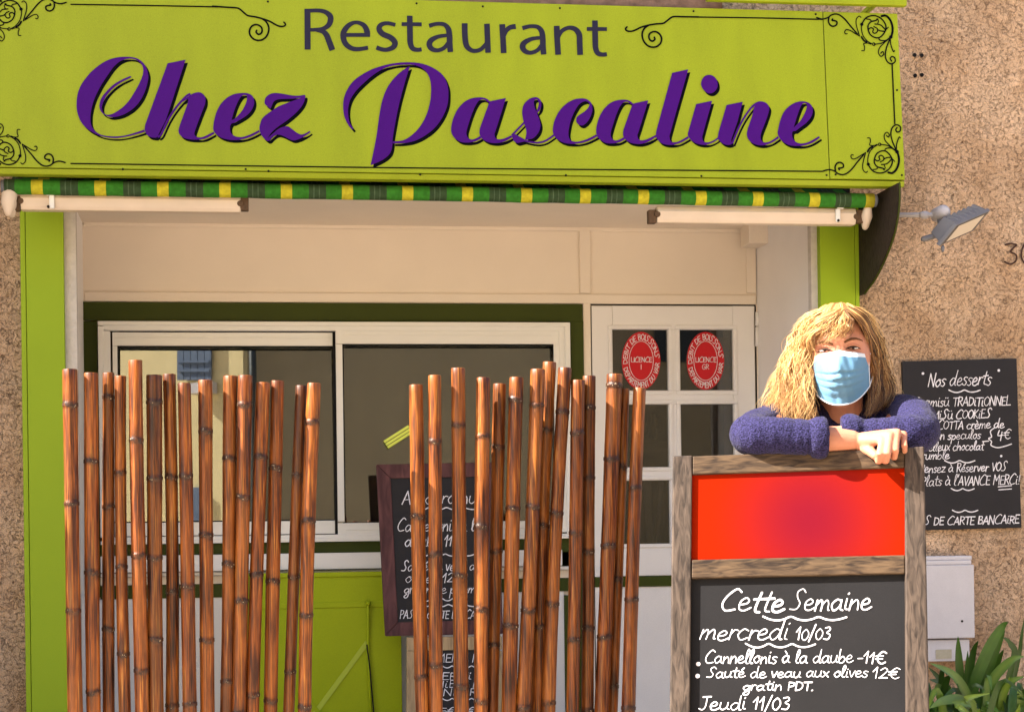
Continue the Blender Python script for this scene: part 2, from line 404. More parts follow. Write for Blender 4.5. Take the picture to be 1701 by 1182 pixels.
# ---- glazed door
door = bpy.data.objects.new('door', None); COL.objects.link(door); door.parent = building
Yd = Yb - .012
cols = ((1018, 1110), (1130, 1218)); rows = ((547, 648), (671, 775), (797, 902))
bm = NB()
xs = [984, 1018, 1110, 1130, 1218, 1254]; ys = [508, 547, 648, 671, 775, 797, 902, 955]
pbox(bm, xs[0], ys[0], xs[1], 1400, Yd, .04); pbox(bm, xs[4], ys[0], xs[5], 1400, Yd, .04)
pbox(bm, xs[1] + .1, ys[0], xs[4] - .1, ys[1], Yd, .04)
for i in (2, 4): pbox(bm, xs[1] + .1, ys[i], xs[4] - .1, ys[i + 1], Yd, .04)
pbox(bm, xs[1] + .1, ys[6], xs[4] - .1, ys[7], Yd, .04)
for r in rows: pbox(bm, xs[2], r[0] + .1, xs[3], r[1] - .1, Yd, .04)
link('door_leaf', bm, M['white'], door, bevel=.003)
bm = NB()
for c in cols:
    for r in rows: frame(bm, (c[0] - 7, r[0] - 7, c[1] + 7, r[1] + 7), (c[0] - 1, r[0] - 1, c[1] + 1, r[1] + 1), Yd - .008, .0075)
link('glazing_bead', bm, M['white'], door, bevel=.003)
bm = NB(); pbox(bm, 1018.5, 973, 1217.5, 1400, Yd + .004, .03); link('lower_panel', bm, M['white'], door)
bm = NB(); pbox(bm, 984, 955.5, 1254, 972.5, Yd - .004, .03); link('green_band', bm, M['olive'], door)
for c in cols:
    for r in rows:
        bm = NB(); pbox(bm, c[0] - .5, r[0] - .5, c[1] + .5, r[1] + .5, Yd + .018, .004); link('pane', bm, M['glassd'], door)
bm = NB()
for a, b in ((518, 541), (543, 575)):
    bm = NB(); p = P(1258, a, Yd - .01); q = P(1258, b, Yd - .01); rod(bm, p, q, .009); link('hinge', bm, M['white'], door, smooth=True)
bm = NB(); pbox(bm, 982.3, 505, 1256, 507.6, Yd + .01, .02); pbox(bm, 1254.6, 508, 1257, 1400, Yd + .01, .02); pbox(bm, 982.3, 508, 983.6, 1400, Yd + .01, .02)
link('door_gap', bm, M['darkgap'], door)

REFY = None
# ---- dim room behind the glass
bm = NB()
bx(bm, XLb - .5, XRb + .5, 3.0, 3.1, 0, 3); bx(bm, XLb - .6, XLb - .5, REC + .07, 3.1, 0, 3); bx(bm, XRb + .5, XRb + .6, REC + .07, 3.1, 0, 3); bx(bm, XLb - .6, XRb + .6, REC + .07, 3.1, 2.6, 2.7)
link('inner_room', bm, M['room'], building)
# ---- stone ledge on top of the sign, drilled holes and house number
bm = NB()
bx(bm, -2.2, P2(1200, -.3, 10), -.30, 0, P(1000, 9, -.3).z, P(1000, 9, -.3).z + .16)
link('stone_ledge', bm, mat('worn_stone', S(138, 110, 98), .9, .1, .35, 26, .8, 30), building)
bm = NB()
for x, y in ((1519, 92), (1531, 92.5), (1520, 126), (1531, 125)):
    bm = NB(); c = P(x, y, 0); rod(bm, c + Vector((0, -.004, 0)), c + Vector((0, .03, 0)), .008, 10); link('drilled_hole', bm, M['darkgap'], building)
WP = YP(0)
bm = NB()
brush(bm, [(1669, 407), (1678, 405), (1688, 407, 'c'), (1678, 418), (1687, 424), (1686, 434), (1677, 439), (1668, 435)], WP, .006, 3)
brush(bm, [(1712, 406), (1703, 404), (1697, 414), (1696, 428), (1702, 438), (1712, 436), (1716, 420), (1712, 406)], WP, .006, 3)
link('house_number', bm, mat('brown_paint', S(72, 52, 44), .8, .1), building)

# ================================================================== SIGN BOARD
stop = P(1000, 9, -.365); sbot = P(1000, 298, -.425)
sn = Vector((0, -(stop.z - sbot.z), -(sbot.y - stop.y) * -1)).normalized()
sn = Vector((1, 0, 0)).cross(stop - sbot).normalized()
if sn.y > 0: sn = -sn
SP = Plane(sbot, sn)
sign = empty('sign_board', (P(750, 298, -.42)), 'wide lime green fascia sign lettered Restaurant Chez Pascaline in purple script', 'sign')
bm = NB()
tl = P(-36, 140, -.39).x
ptop = lambda px, py: SP.pt(px, py)
ex = SP.pt(1368, 20).x
zt_, zb_ = SP.pt(1000, 9), SP.pt(1000, 292)
def slope_box(bm, x0, x1, a, b, th):   # a top point, b bottom point on the sign plane
    pts = [(x0, a.y, a.z), (x1, a.y, a.z), (x1, b.y, b.z), (x0, b.y, b.z)]
    prism(bm, pts, -sn * th)
xend_t = SP.pt(1497, 160).x
slope_box(bm, tl, SP.pt(1373, 160).x - .0015, zt_, zb_, .03)
front = link('front_panel', bm, M['lime'], sign, bevel=.002)
bm = NB(); slope_box(bm, SP.pt(1373, 160).x + .0015, xend_t, zt_, SP.pt(1000, 291), .03); link('end_panel', bm, M['lime'], sign, bevel=.002)
bm = NB(); zz = SP.pt(1000, 293.5); z2 = SP.pt(1000, 302)
prism(bm, [(tl, zz.y + .004, zz.z), (xend_t, zz.y + .004, zz.z), (xend_t, zz.y + .012, z2.z), (tl, zz.y + .012, z2.z)], (0, .05, 0))
link('bottom_trim', bm, M['olive'] if False else M['lime'], sign, bevel=.002)
bm = NB(); bx(bm, tl, xend_t - .004, -.34, -.004, zt_.z - .012, zt_.z + .0); link('top_cover', bm, M['lime'], sign)
# dark cheek closing the end of the box, curving back to the wall
bm = NB()
Xc = xend_t - .055
def cheek_pt(px, py):
    r = ray(px, py); t = (Xc - CAMP.x) / r.x; return CAMP + r * t
cpts = [cheek_pt(x, y) for x, y in crom([(1491, 304), (1491, 340), (1484, 385), (1470, 425), (1452, 462), (1433, 488)], n=4)]
poly = [(Xc, min(c.y, -.01), c.z) for c in cpts] + [(Xc, -.004, cpts[-1].z), (Xc, -.004, cpts[0].z)]
prism(bm, poly, (.012, 0, 0)); link('end_cheek', bm, M['darkcheek'], sign)
bm = NB(); rim = [Vector((Xc + .006, min(c.y, -.01) - .004, c.z)) for c in cpts]; tube(bm, rim, [.0035] * len(rim), 8)
link('cheek_rim', bm, M['olive'], sign, smooth=True)
# --- lettering
letters = NB(); shadow = NB(); fillk = [0]
def glyph(tile, loops, sx=0, sy=0):
    ox, oy, k = tile
    out = []
    for l in loops:
        out.append([(ox + x / k, oy + y / k) for x, y in crom(l, closed=True, n=4)])
    fillk[0] += 1
    fill(letters, out, SP, .0034 + .0001 * (fillk[0] % 5))
    fill(shadow, [[(x + 3.9, y + 4.4) for x, y in l] for l in out], SP, .0012 + .0001 * (fillk[0] % 5))
def pen(tile, pts, w):
    ox, oy, k = tile; q = [(ox + p[0] / k, oy + p[1] / k) for p in pts]
    brush(letters, q, SP, .003, w / k, caps=False); brush(shadow, [(x + 3.9, y + 4.4) for x, y in q], SP, .0008, w / k, caps=False)
c = 'c'
T1, T2, T3, T4, T5, T6, T7, T0 = (120, 85, 7.39), (340, 130, 7.39), (560, 95, 5.91), (740, 130, 7.39), (900, 100, 7.39), (1060, 100, 7.39), (1160, 130, 7.73), (0, 0, 1)
glyph(T1, [[(885, 968, c), (892, 995, c), (800, 1022), (700, 1047), (560, 1070), (450, 1066), (350, 1045), (270, 1010), (190, 960), (120, 890), (80, 810), (57, 720), (55, 620), (70, 520), (105, 430), (165, 340), (240, 255), (330, 180), (430, 120), (540, 85), (650, 75), (750, 82), (820, 108), (880, 160), (922, 240), (935, 330), (915, 430), (880, 530), (830, 620), (760, 700), (680, 757), (600, 795), (500, 815), (430, 803), (370, 765), (338, 710), (337, 650), (360, 580), (420, 500), (510, 415), (610, 355), (715, 310, c), (730, 325, c), (680, 350), (600, 390), (510, 455), (430, 540), (385, 620), (365, 690), (374, 745), (410, 783), (470, 783), (530, 757), (620, 695), (700, 610), (770, 500), (830, 390), (868, 290), (870, 210), (835, 148), (780, 110), (710, 98), (640, 108), (570, 143), (500, 210), (430, 310), (370, 400), (310, 510), (270, 600), (240, 700), (225, 800), (230, 900), (265, 965), (310, 1008), (370, 1036), (480, 1051), (620, 1045), (760, 1010)]])
glyph(T1, [[(1172, 155, c), (1392, 112, c), (1210, 670, c), (1150, 850, c), (1052, 1042, c), (1030, 1066), (970, 1062), (920, 1033), (890, 970), (897, 905, c)]])
glyph(T0, [[(303, 170), (314, 160), (324, 155), (333, 154.5), (340.5, 161), (341, 172), (337, 183), (326, 212), (323, 224), (330, 229), (340, 227), (355, 219.5, c), (356, 223, c), (342, 230.5), (330, 232.5), (317, 232.3), (304, 229), (297, 221), (298, 211), (306, 189), (313, 166)]])
pen(T1, [(1050, 1058), (1095, 1020), (1175, 850), (1280, 690), (1400, 560), (1450, 530)], 26)
glyph(T2, [[(105, 620), (110, 560), (122, 500), (150, 410), (200, 320), (270, 250), (350, 205), (440, 188), (530, 192), (590, 230), (608, 300), (590, 370), (540, 440), (460, 500), (365, 552, c), (330, 560, c), (312, 600), (317, 660), (345, 700), (400, 725), (470, 725), (560, 695), (665, 642, c), (676, 665, c), (580, 717), (490, 747), (400, 762), (300, 760), (210, 737), (150, 700), (115, 660)],
           [(330, 520, c), (355, 430), (395, 320), (440, 240), (480, 212), (520, 218, c), (516, 280), (490, 350), (440, 430), (370, 500)]])
glyph(T2, [[(735, 300), (745, 250), (790, 205), (860, 187), (950, 195), (1060, 215), (1150, 220), (1225, 208, c), (1237, 222, c), (1225, 280), (1190, 350), (1120, 430), (1020, 515), (900, 600), (820, 670), (775, 738, c), (830, 690), (900, 630), (970, 600), (1020, 595), (1060, 620), (1120, 665), (1180, 695), (1240, 680), (1287, 650, c), (1298, 667, c), (1220, 720), (1140, 757), (1080, 767), (1020, 742), (950, 707), (890, 697), (840, 725), (800, 768, c), (765, 772), (720, 735), (685, 680), (672, 620), (680, 570), (700, 510), (740, 465), (830, 400, c), (900, 355), (1020, 305), (1130, 265), (1185, 240, c), (1100, 255), (1000, 258), (900, 265), (850, 290), (825, 340), (808, 380, c), (770, 350), (742, 325)]])
glyph(T3, [[(145, 714, c), (162, 704, c), (125, 650), (108, 570), (110, 490), (135, 410), (190, 330), (270, 250), (360, 175), (460, 115), (560, 86), (650, 79), (750, 81), (830, 110), (885, 165), (915, 240), (922, 340), (910, 450), (880, 560), (830, 660), (770, 735), (690, 800), (620, 825), (545, 830, c), (545, 850, c), (650, 848), (760, 825), (860, 775), (960, 695), (1035, 590), (1080, 480), (1092, 380), (1085, 290), (1050, 200), (990, 140), (900, 90), (800, 62), (690, 55), (580, 62), (460, 85), (340, 125), (230, 185), (150, 250), (90, 340), (62, 430), (60, 520), (75, 600), (110, 670)]])
glyph(T3, [[(714, 94, c), (680, 200), (640, 340), (600, 500), (565, 680), (545, 800), (540, 880), (520, 945), (470, 995), (400, 1035), (328, 1063, c), (350, 960), (385, 780), (410, 600), (435, 460), (470, 350), (520, 260), (600, 170), (680, 110)]])
AB = [(68, 640), (75, 570), (105, 470), (160, 370), (240, 290), (330, 250), (430, 240), (500, 255), (548, 292, c), (525, 303, c), (480, 270), (440, 267), (405, 285), (365, 345), (320, 450), (275, 590), (255, 670), (265, 720), (300, 752), (350, 752), (425, 715, c), (440, 740, c), (370, 777), (280, 794), (190, 787), (120, 747), (80, 695)]
AS = [(540, 290, c), (740, 248, c), (620, 630), (600, 690), (615, 740), (660, 755), (730, 740), (808, 704, c), (818, 728, c), (730, 777), (640, 800), (560, 797), (490, 776), (435, 730), (415, 680), (420, 620, c)]
def mp2(l): return [(665 + (p[0] - 68) * .952, 490 + (p[1] - 240) * .968) + tuple(p[2:]) for p in l]
glyph(T4, [AB]); glyph(T4, [AS]); glyph(T5, [mp2(AB)]); glyph(T5, [mp2(AS)])
pen(T4, [(812, 704), (865, 652), (968, 546)], 22)
glyph(T4, [[(975, 762, c), (990, 690), (985, 620), (965, 560), (945, 480), (940, 410), (955, 340), (1000, 280), (1060, 245), (1120, 240), (1165, 275), (1175, 330), (1160, 390), (1122, 435, c), (1150, 510), (1165, 580), (1150, 650), (1110, 710), (1060, 747)],
           [(1085, 288), (1118, 264), (1143, 300), (1135, 360), (1112, 412, c), (1090, 350)]])
glyph(T4, [[(812, 702, c), (850, 688, c), (975, 758, c), (985, 776, c), (880, 802, c), (835, 772)]])
pen(T4, [(960, 768), (1060, 790), (1140, 795), (1230, 770), (1330, 703)], 22)
glyph(T5, [[(133, 870), (140, 800), (165, 720), (220, 620), (300, 540), (390, 490), (480, 475), (550, 485), (600, 525), (618, 580), (615, 640), (590, 710), (550, 770), (500, 805), (455, 798), (422, 760), (428, 705), (470, 670), (530, 630), (572, 580), (582, 540), (550, 512), (500, 518), (450, 555), (400, 635), (355, 740), (330, 850), (325, 920), (345, 980), (390, 1003), (450, 1003), (550, 975), (668, 916, c), (680, 940, c), (580, 992), (480, 1022), (380, 1032), (280, 1022), (200, 985), (150, 930)]])
pen(T6, [(15, 1008), (110, 985), (222, 932)], 24)
glyph(T6, [[(415, 162, c), (612, 118, c), (590, 200, c), (400, 870), (385, 950), (400, 1000), (440, 1012), (500, 1000), (610, 938, c), (620, 962, c), (520, 1017), (430, 1042), (350, 1042), (280, 1020), (235, 975), (215, 930), (222, 870, c)]])
glyph(T6, [[(710, 545, c), (905, 503, c), (890, 560, c), (795, 900), (785, 960), (805, 1005), (860, 1012), (930, 985), (988, 942, c), (990, 968, c), (910, 1017), (830, 1042), (750, 1037), (680, 1010), (630, 965), (608, 920), (614, 880, c)]])
glyph(T6, [[(770, 300), (782, 245), (815, 203), (860, 187), (910, 195), (955, 235), (973, 295), (965, 350), (930, 395), (885, 413), (835, 400), (790, 355)]])
glyph(T7, [[(360, 350, c), (567, 308, c), (500, 560, c), (420, 790, c), (425, 852, c), (380, 862), (330, 852), (280, 820), (250, 770), (256, 700, c)]])
pen(T7, [(432, 842), (475, 735), (535, 600), (605, 480), (680, 380), (740, 330), (790, 312)], 24)
glyph(T7, [[(722, 345), (760, 310), (810, 303), (870, 325), (905, 375), (900, 440), (860, 560), (810, 690), (795, 760), (815, 815), (860, 830), (930, 810), (1020, 748, c), (1030, 775, c), (940, 832), (850, 862), (770, 864), (690, 837), (640, 790), (620, 730), (630, 660), (690, 480)]])
glyph(T7, [[(1018, 720), (1022, 660), (1045, 560), (1095, 440), (1170, 360), (1260, 312), (1350, 302), (1420, 325), (1460, 375), (1465, 440), (1440, 510), (1380, 580), (1300, 640), (1245, 682, c), (1205, 692), (1205, 760), (1240, 815), (1300, 842), (1380, 835), (1460, 800), (1547, 748, c), (1557, 768, c), (1470, 827), (1370, 864), (1270, 874), (1170, 864), (1100, 832), (1050, 785)],
           [(1220, 640, c), (1250, 540), (1290, 420), (1325, 345), (1360, 325), (1390, 335, c), (1385, 400), (1350, 480), (1300, 560)]])
link('script_lettering', letters, M['purple'], front); link('letter_shadow', shadow, M['black'], front)
# "Restaurant"
bm = NB()
def rs(tile, pts, w=55): brush(bm, [(tile[0] + p[0] / 6.3, tile[1] + p[1] / 6.3) + ((p[2] / 6.3,) if len(p) > 2 else ()) for p in pts], SP, .002, w / 6.3, caps=False, n=8)
A_, B_ = (490, 10), (750, 10)
rs(A_, [(130, 34), (132, 460)], 62); rs(A_, [(120, 56, 40), (230, 51, 40), (310, 64, 46), (364, 105, 58), (372, 150, 60), (350, 205, 54), (290, 243, 42), (200, 253, 38), (132, 253, 38)])
rs(A_, [(225, 255, 40), (290, 270, 50), (330, 310, 60), (355, 370, 62), (391, 466, 62)])
rs(A_, [(520, 307), (786, 307)], 40); rs(A_, [(755, 325, 60), (752, 265, 60), (718, 205, 50), (645, 176, 38), (570, 200, 48), (515, 265, 58), (505, 330, 60), (530, 400, 56), (590, 445, 50), (660, 456, 44), (764, 440, 40)])
rs(A_, [(1050, 202, 40), (965, 184, 40), (900, 202, 48), (880, 245, 58), (915, 295, 60), (1000, 335, 58), (1045, 385, 60), (1030, 432, 54), (970, 460, 44), (910, 458, 44), (852, 438, 46)])
for dx, dy in ((0, 0), (-1310 + 305 + 1310 - 5, 50)):
    tl_ = A_ if dx == 0 else B_
    rs(tl_, [(1200 + dx, 106 + dy, 58), (1203 + dx, 300 + dy, 60), (1207 + dx, 395 + dy, 58), (1232 + dx, 448 + dy, 52), (1280 + dx, 463 + dy, 44), (1325 + dx, 457 + dy, 42)]); rs(tl_, [(1115 + dx, 194 + dy), (1325 + dx, 196 + dy)], 40)
for tl_, dx, dy in ((A_, 0, 0), (B_, -662, 25)):
    rs(tl_, [(1403 + dx, 212 + dy, 44), (1480 + dx, 192 + dy, 40), (1560 + dx, 198 + dy, 44), (1604 + dx, 245 + dy, 56), (1616 + dx, 320 + dy, 60), (1618 + dx, 400 + dy, 60), (1626 + dx, 486 + dy, 58)])
    rs(tl_, [(1600 + dx, 310 + dy, 36), (1500 + dx, 324 + dy, 42), (1425 + dx, 362 + dy, 54), (1405 + dx, 408 + dy, 60), (1432 + dx, 452 + dy, 52), (1490 + dx, 468 + dy, 42), (1560 + dx, 442 + dy, 42), (1608 + dx, 380 + dy, 38)])
rs(B_, [(137, 185, 60), (140, 320, 60), (155, 415, 58), (200, 464, 48), (250, 474, 42), (310, 455, 42), (365, 395, 38)]); rs(B_, [(370, 190), (375, 330), (382, 493)], 58)
rs(B_, [(530, 195), (537, 330), (545, 497)], 60); rs(B_, [(548, 320, 38), (572, 262, 46), (615, 228, 50), (672, 218, 54)])
rs(B_, [(1100, 212), (1105, 350), (1115, 514)], 60); rs(B_, [(1112, 340, 38), (1150, 270, 42), (1220, 233, 42), (1290, 245, 52), (1334, 300, 60), (1340, 390, 60), (1345, 516, 60)])
link('lettering', bm, M['ink'], front)
# ornaments
orn = NB()
def o_(pts, f, w=1.9): brush(orn, [f(*p) for p in pts], SP, .0022, w)
curl_line = [(1700, 230), (1400, 226), (1230, 222), (1150, 242), (1050, 320), (980, 360), (850, 370), (700, 395), (550, 435), (400, 505), (320, 520), (250, 505), (230, 465), (260, 430)]
curl = [(700, 395), (620, 450), (570, 540), (570, 640), (610, 740), (690, 815), (780, 840), (870, 820), (940, 750), (955, 660), (920, 580), (850, 530), (780, 530), (715, 570), (700, 640), (730, 700), (780, 715), (820, 680), (810, 640)]
fr = lambda x, y: (1020 + x / 12.15, 10 + y / 12.15)
def flm(x, y):
    a, b = fr(x, y); a2 = 1513 - a; return a2, b - 7.5 - (474 - a2) * .085
for f in (fr, flm): o_(curl_line, f, 2.7); o_(curl, f, 2.9)
o_([(1158, 29), (1260, 30.5), (1366, 33)], lambda x, y: (x, y), 2.2); o_([(118, 8), (250, 10), (362, 12.2)], lambda x, y: (x, y), 2.2)
o_([(118, 272), (700, 279.5), (1366, 285)], lambda x, y: (x, y), 2.2)
corner = [([(-40, 215), (60, 240), (160, 215), (220, 170), (300, 150), (380, 175), (470, 250), (560, 360), (690, 510)], 2.4),
          ([(180, 205), (170, 280), (200, 345), (260, 370), (315, 340), (320, 290), (280, 270), (235, 265), (245, 240)], 2.6),
          ([(725, 545), (650, 500), (560, 445), (490, 430), (460, 470), (475, 505), (505, 500)], 1.7), ([(725, 540), (690, 430), (665, 330), (670, 240), (715, 190), (750, 210)], 1.7),
          ([(760, 340), (760, 430), (790, 540), (860, 630), (940, 680)], 1.7), ([(765, 330), (830, 230), (920, 185), (1020, 185), (1120, 240), (1185, 330), (1195, 420), (1150, 510), (1080, 570), (1000, 570), (920, 520), (880, 430), (880, 350), (930, 290), (1020, 265), (1050, 240)], 2.3),
          ([(1120, 190), (1190, 180), (1260, 240), (1305, 340), (1315, 450), (1290, 560)], 3.6), ([(990, 690), (1120, 670), (1200, 620), (1280, 560)], 1.8), ([(1270, 580), (1180, 625), (1090, 615), (1070, 580)], 2),
          ([(1250, 590), (1160, 670), (1080, 760), (1065, 850), (1110, 905), (1155, 870), (1140, 820), (1105, 850)], 1.8), ([(1270, 590), (1210, 740), (1185, 880), (1215, 990), (1290, 1040), (1360, 1000), (1350, 930), (1300, 910), (1275, 950), (1300, 990)], 2.3),
          ([(1275, 590), (1285, 700), (1330, 820), (1350, 805)], 1.9), ([(930, 690), (870, 670), (800, 680), (815, 740), (810, 800), (765, 805)], 1.6), ([(760, 560), (800, 620), (850, 650)], 3),
          ([(890, 420), (930, 395), (975, 420), (960, 470), (1000, 495), (1045, 460), (1040, 410), (980, 375)], 2), ([(1050, 430), (1110, 455), (1190, 450), (1130, 370), (1080, 340), (1000, 330)], 2), ([(1050, 320), (1065, 270), (1030, 240)], 1.6), ([(1190, 440), (1240, 385)], 1.6), ([(850, 240), (910, 250), (930, 270)], 1.8)]
ct = lambda x, y: (1360 + x / 10.75, 10 + y / 10.75)
def cb(x, y): a, b = ct(x, y); return a + 10.5 - .03 * (b - 50), 314.5 - b
def lt(x, y): a, b = ct(x, y); return 1466.2 - a, b - 25.2
def lb(x, y): a, b = ct(x, y); return 1464.5 - a, 300.5 - b
for f in (ct, cb, lt, lb):
    for pts, w in corner: o_(pts, f, w)
    disc(orn, *f(765, 335), 2.8, SP, .0031); 
    for q in ((980, 690), (1285, 560)):
        x, y = f(*q); o_([(x + 2.2 * math.cos(a * .7), y + 2.2 * math.sin(a * .7)) for a in range(10)], lambda x, y: (x, y), 1.5)
o_([(1481.5, 106), (1486, 206)], lambda x, y: (x, y), 2.3)
link('scroll_ornament', orn, M['black'], front)
bm = NB()
for x, y in ((204, 281), (408, 281), (446, 284), (698, 290), (940, 291), (1165, 292.5), (1373, 291), (692, 6), (930, 14), (1152, 19), (1355, 24), (207, -1), (445, 3), (802, 11), (1490, 150), (1498, 291), (1388, 290)):
    bm = NB(); c0 = SP.pt(x, y); tube(bm, [c0 - sn * .001, c0 + sn * .0035], [.0045, .003], 8, ends=False); link('screw', bm, M['darkgap'], sign)

# green rail above the sign
bm = NB(); Yr = -.40
a, b = P(1175, 2, Yr), P(1507, 4, Yr); zb = P(1340, 5, Yr).z
bx(bm, a.x, b.x, Yr, Yr + .03, zb, zb + .09)
for x in (a.x + .05, b.x - .07): bx(bm, x, x + .02, Yr + .03, 0, zb + .05, zb + .07)
tag(link('metal_rail', bm, M['lime'], bevel=.004), 'lime green metal rail jutting out above the right end of the sign', 'rail')

# ================================================================== AWNING
Ya = -.33
awn = empty('folded_awning', P(750, 335, Ya), 'rolled up awning of green black and yellow striped cloth under the sign', 'awning')
def stripes(name):
    m = bpy.data.materials.new(name); m.use_nodes = True; t = m.node_tree; L = t.links.new; b = t.nodes['Principled BSDF']; b.inputs['Roughness'].default_value = .85; b.inputs['Specular IOR Level'].default_value = .15
    x271, x1067 = P(271, 325, Ya).x, P(1067, 332, Ya).x; per = (x1067 - x271) / 8
    tc = t.nodes.new('ShaderNodeTexCoord'); sp = t.nodes.new('ShaderNodeSeparateXYZ'); L(tc.outputs['Object'], sp.inputs[0])
    def mth(op, a, bb):
        n = t.nodes.new('ShaderNodeMath'); n.operation = op
        for i, v in enumerate((a, bb)):
            if v is None: continue
            if isinstance(v, (int, float)): n.inputs[i].default_value = v
            else: L(v, n.inputs[i])
        return n.outputs[0]
    q = mth('FRACT', mth('DIVIDE', mth('SUBTRACT', sp.outputs[0], x271 - per * .09), per), None)
    rp = t.nodes.new('ShaderNodeValToRGB'); rp.color_ramp.interpolation = 'CONSTANT'; L(q, rp.inputs[0])
    ye, gr, dk = S(200, 190, 52), S(58, 126, 42), S(58, 78, 52)
    el = rp.color_ramp.elements; el[0].position = 0; el[0].color = ye; el[1].position = .18; el[1].color = gr
    for p_, c_ in ((.455, dk), (.53, S(84, 102, 78)), (.55, dk), (.62, S(84, 102, 78)), (.635, dk), (.74, gr)):
        e = el.new(p_); e.color = c_
    nz = t.nodes.new('ShaderNodeTexNoise'); nz.inputs['Scale'].default_value = 60; nz.inputs['Detail'].default_value = 5; L(tc.outputs['Object'], nz.inputs[0])
    mr = t.nodes.new('ShaderNodeMapRange'); mr.inputs[1].default_value = .3; mr.inputs[2].default_value = .7; mr.inputs[3].default_value = .75; mr.inputs[4].default_value = 1.15; L(nz.outputs[0], mr.inputs[0])
    mx = t.nodes.new('ShaderNodeMix'); mx.data_type = 'RGBA'; mx.blend_type = 'MULTIPLY'; mx.inputs[0].default_value = 1; L(rp.outputs[0], mx.inputs[6]); L(mr.outputs[0], mx.inputs[7]); L(mx.outputs[2], b.inputs['Base Color'])
    return m
M['stripe'] = stripes('striped_awning_cloth')
l, r = P(8, 311, Ya), P(1450, 330, Ya)
zr = P(750, 321.5, Ya).z; rr = .0275
zl_, zr_ = P(8, 310, Ya).z, P(1450, 333.5, Ya).z
def ZR(x): return zl_ + (zr_ - zl_) * (x - l.x) / (r.x - l.x)
bm = NB()
pts = [Vector((l.x + (r.x - l.x) * i / 60, Ya + .002 * noise.noise((i * .7, 0, 0)), ZR(l.x + (r.x - l.x) * i / 60) + .003 * noise.noise((i * .3, 3, 0)))) for i in range(61)]
tube(bm, pts, [rr + .001 * noise.noise((i * .9, 7, 1)) for i in range(61)], 20, ends=False)
link('cloth_roll', bm, M['stripe'], awn, smooth=True)
bm = NB()   # cloth running up from the roll under the sign
n = 30; va = []
for i in range(n + 1):
    x = l.x + (r.x - .05 - l.x) * i / n; va.append([bm.verts.new((x, Ya + .01 + .24 * k / 4, ZR(x) + rr * .6 + (zr + .095 - ZR(x) - rr * .6) * k / 4 - .012 * math.sin(math.pi * k / 4))) for k in range(5)])
for i in range(n):
    for k in range(4): bm.faces.new((va[i][k], va[i + 1][k], va[i + 1][k + 1], va[i][k + 1]))
link('cloth_run', bm, M['stripe'], awn, smooth=True)
bm = NB(); tube(bm, [(r.x, Ya, zr_), (r.x + .012, Ya, zr_), (r.x + .016, Ya, zr_)], [rr * .95, rr * .9, rr * .6], 16, ends=False); link('roller_cap', bm, M['grey'], awn, smooth=True)
bm = NB(); tube(bm, [(l.x, Ya, zl_), (l.x - .012, Ya, zl_)], [rr * .95, rr * .85], 16, ends=False); link('roller_cap', bm, M['grey'], awn, smooth=True)
bm = NB(); bx(bm, l.x + .02, r.x - .02, -.12, -.03, zr + .04, zr + .11); link('torsion_bar', bm, M['darkgap'], awn)
def arm(px0, px1, pyt, pyb, elbow_left, Y):
    root = bpy.data.objects.new('folding_arm', None); COL.objects.link(root); root.parent = awn
    bm = NB(); a, b, cc, d = pxr(px0 + 14, pyt, px1 - 14, pyb, Y)
    m_ = (cc + d) / 2
    prism(bm, [(a, Y + .006, cc), (a, Y, cc + .012), (a, Y - .006, m_ + .01), (a, Y + .004, d), (a, Y + .045, d), (a, Y + .05, cc)], (b - a, 0, 0))
    link('arm_bar', bm, M['armwhite'], root, bevel=.003)
    bm = NB(); a2, b2, c2, d2 = pxr(px0, pyt + 4, px0 + 13, pyb - 1, Y); bx(bm, a2, b2, Y + .002, Y + .04, c2, d2)
    rod(bm, (a, Y - .006, m_), (a, Y + .04, m_), .012); link('arm_joint', bm, M['joint'], root, bevel=.003)
    bm = NB(); a2, b2, c2, d2 = pxr(px1 - 13, pyt + 4, px1, pyb - 1, Y); bx(bm, a2, b2, Y + .002, Y + .04, c2, d2)
    rod(bm, (b, Y - .006, m_), (b, Y + .04, m_), .012); link('arm_joint', bm, M['joint'], root, bevel=.003)
    bm = NB(); e = P(px0 - 2 if elbow_left else px1 + 4, (pyt + pyb) / 2 + 2, Y)
    tube(bm, [e + Vector((0, -.01, .03)), e + Vector((0, .0, .0)), e + Vector((.0, .02, -.035))], [.016, .022, .014], 12)
    link('elbow_cap', bm, M['armwhite'], root, smooth=True)
    sx = 83 if elbow_left else 1396
    bm = NB(); s0 = P(sx, pyt - 10, Y - .012); bx(bm, s0.x - .013, s0.x + .013, Y - .014, Y - .006, s0.z - .03, s0.z + .012)
    s1 = P(sx + (3 if elbow_left else -4), pyt + 14, Y - .012); bx(bm, s1.x - .009, s1.x + .009, Y - .016, Y - .006, s1.z - .025, s1.z + .026)
    link('strap', bm, M['pvc'], root, bevel=.003)
    bm = NB(); q = P(sx - 3, pyt + 22, Y - .02); rod(bm, q, q + Vector((0, .012, 0)), .005, 8); link('bolt', bm, M['darkgap'], root)
arm(20, 413, 321, 350, True, Ya + .02)
arm(1078, 1436, 344, 371, False, Ya + .02)
bm = NB(); a, b, cc, d = pxr(3, 318, 24, 356, Ya); tube(bm, [P(16, 322, Ya), P(14, 338, Ya), P(14, 352, Ya)], [.028, .026, .016], 12); link('end_bracket', bm, M['armwhite'], awn, smooth=True)

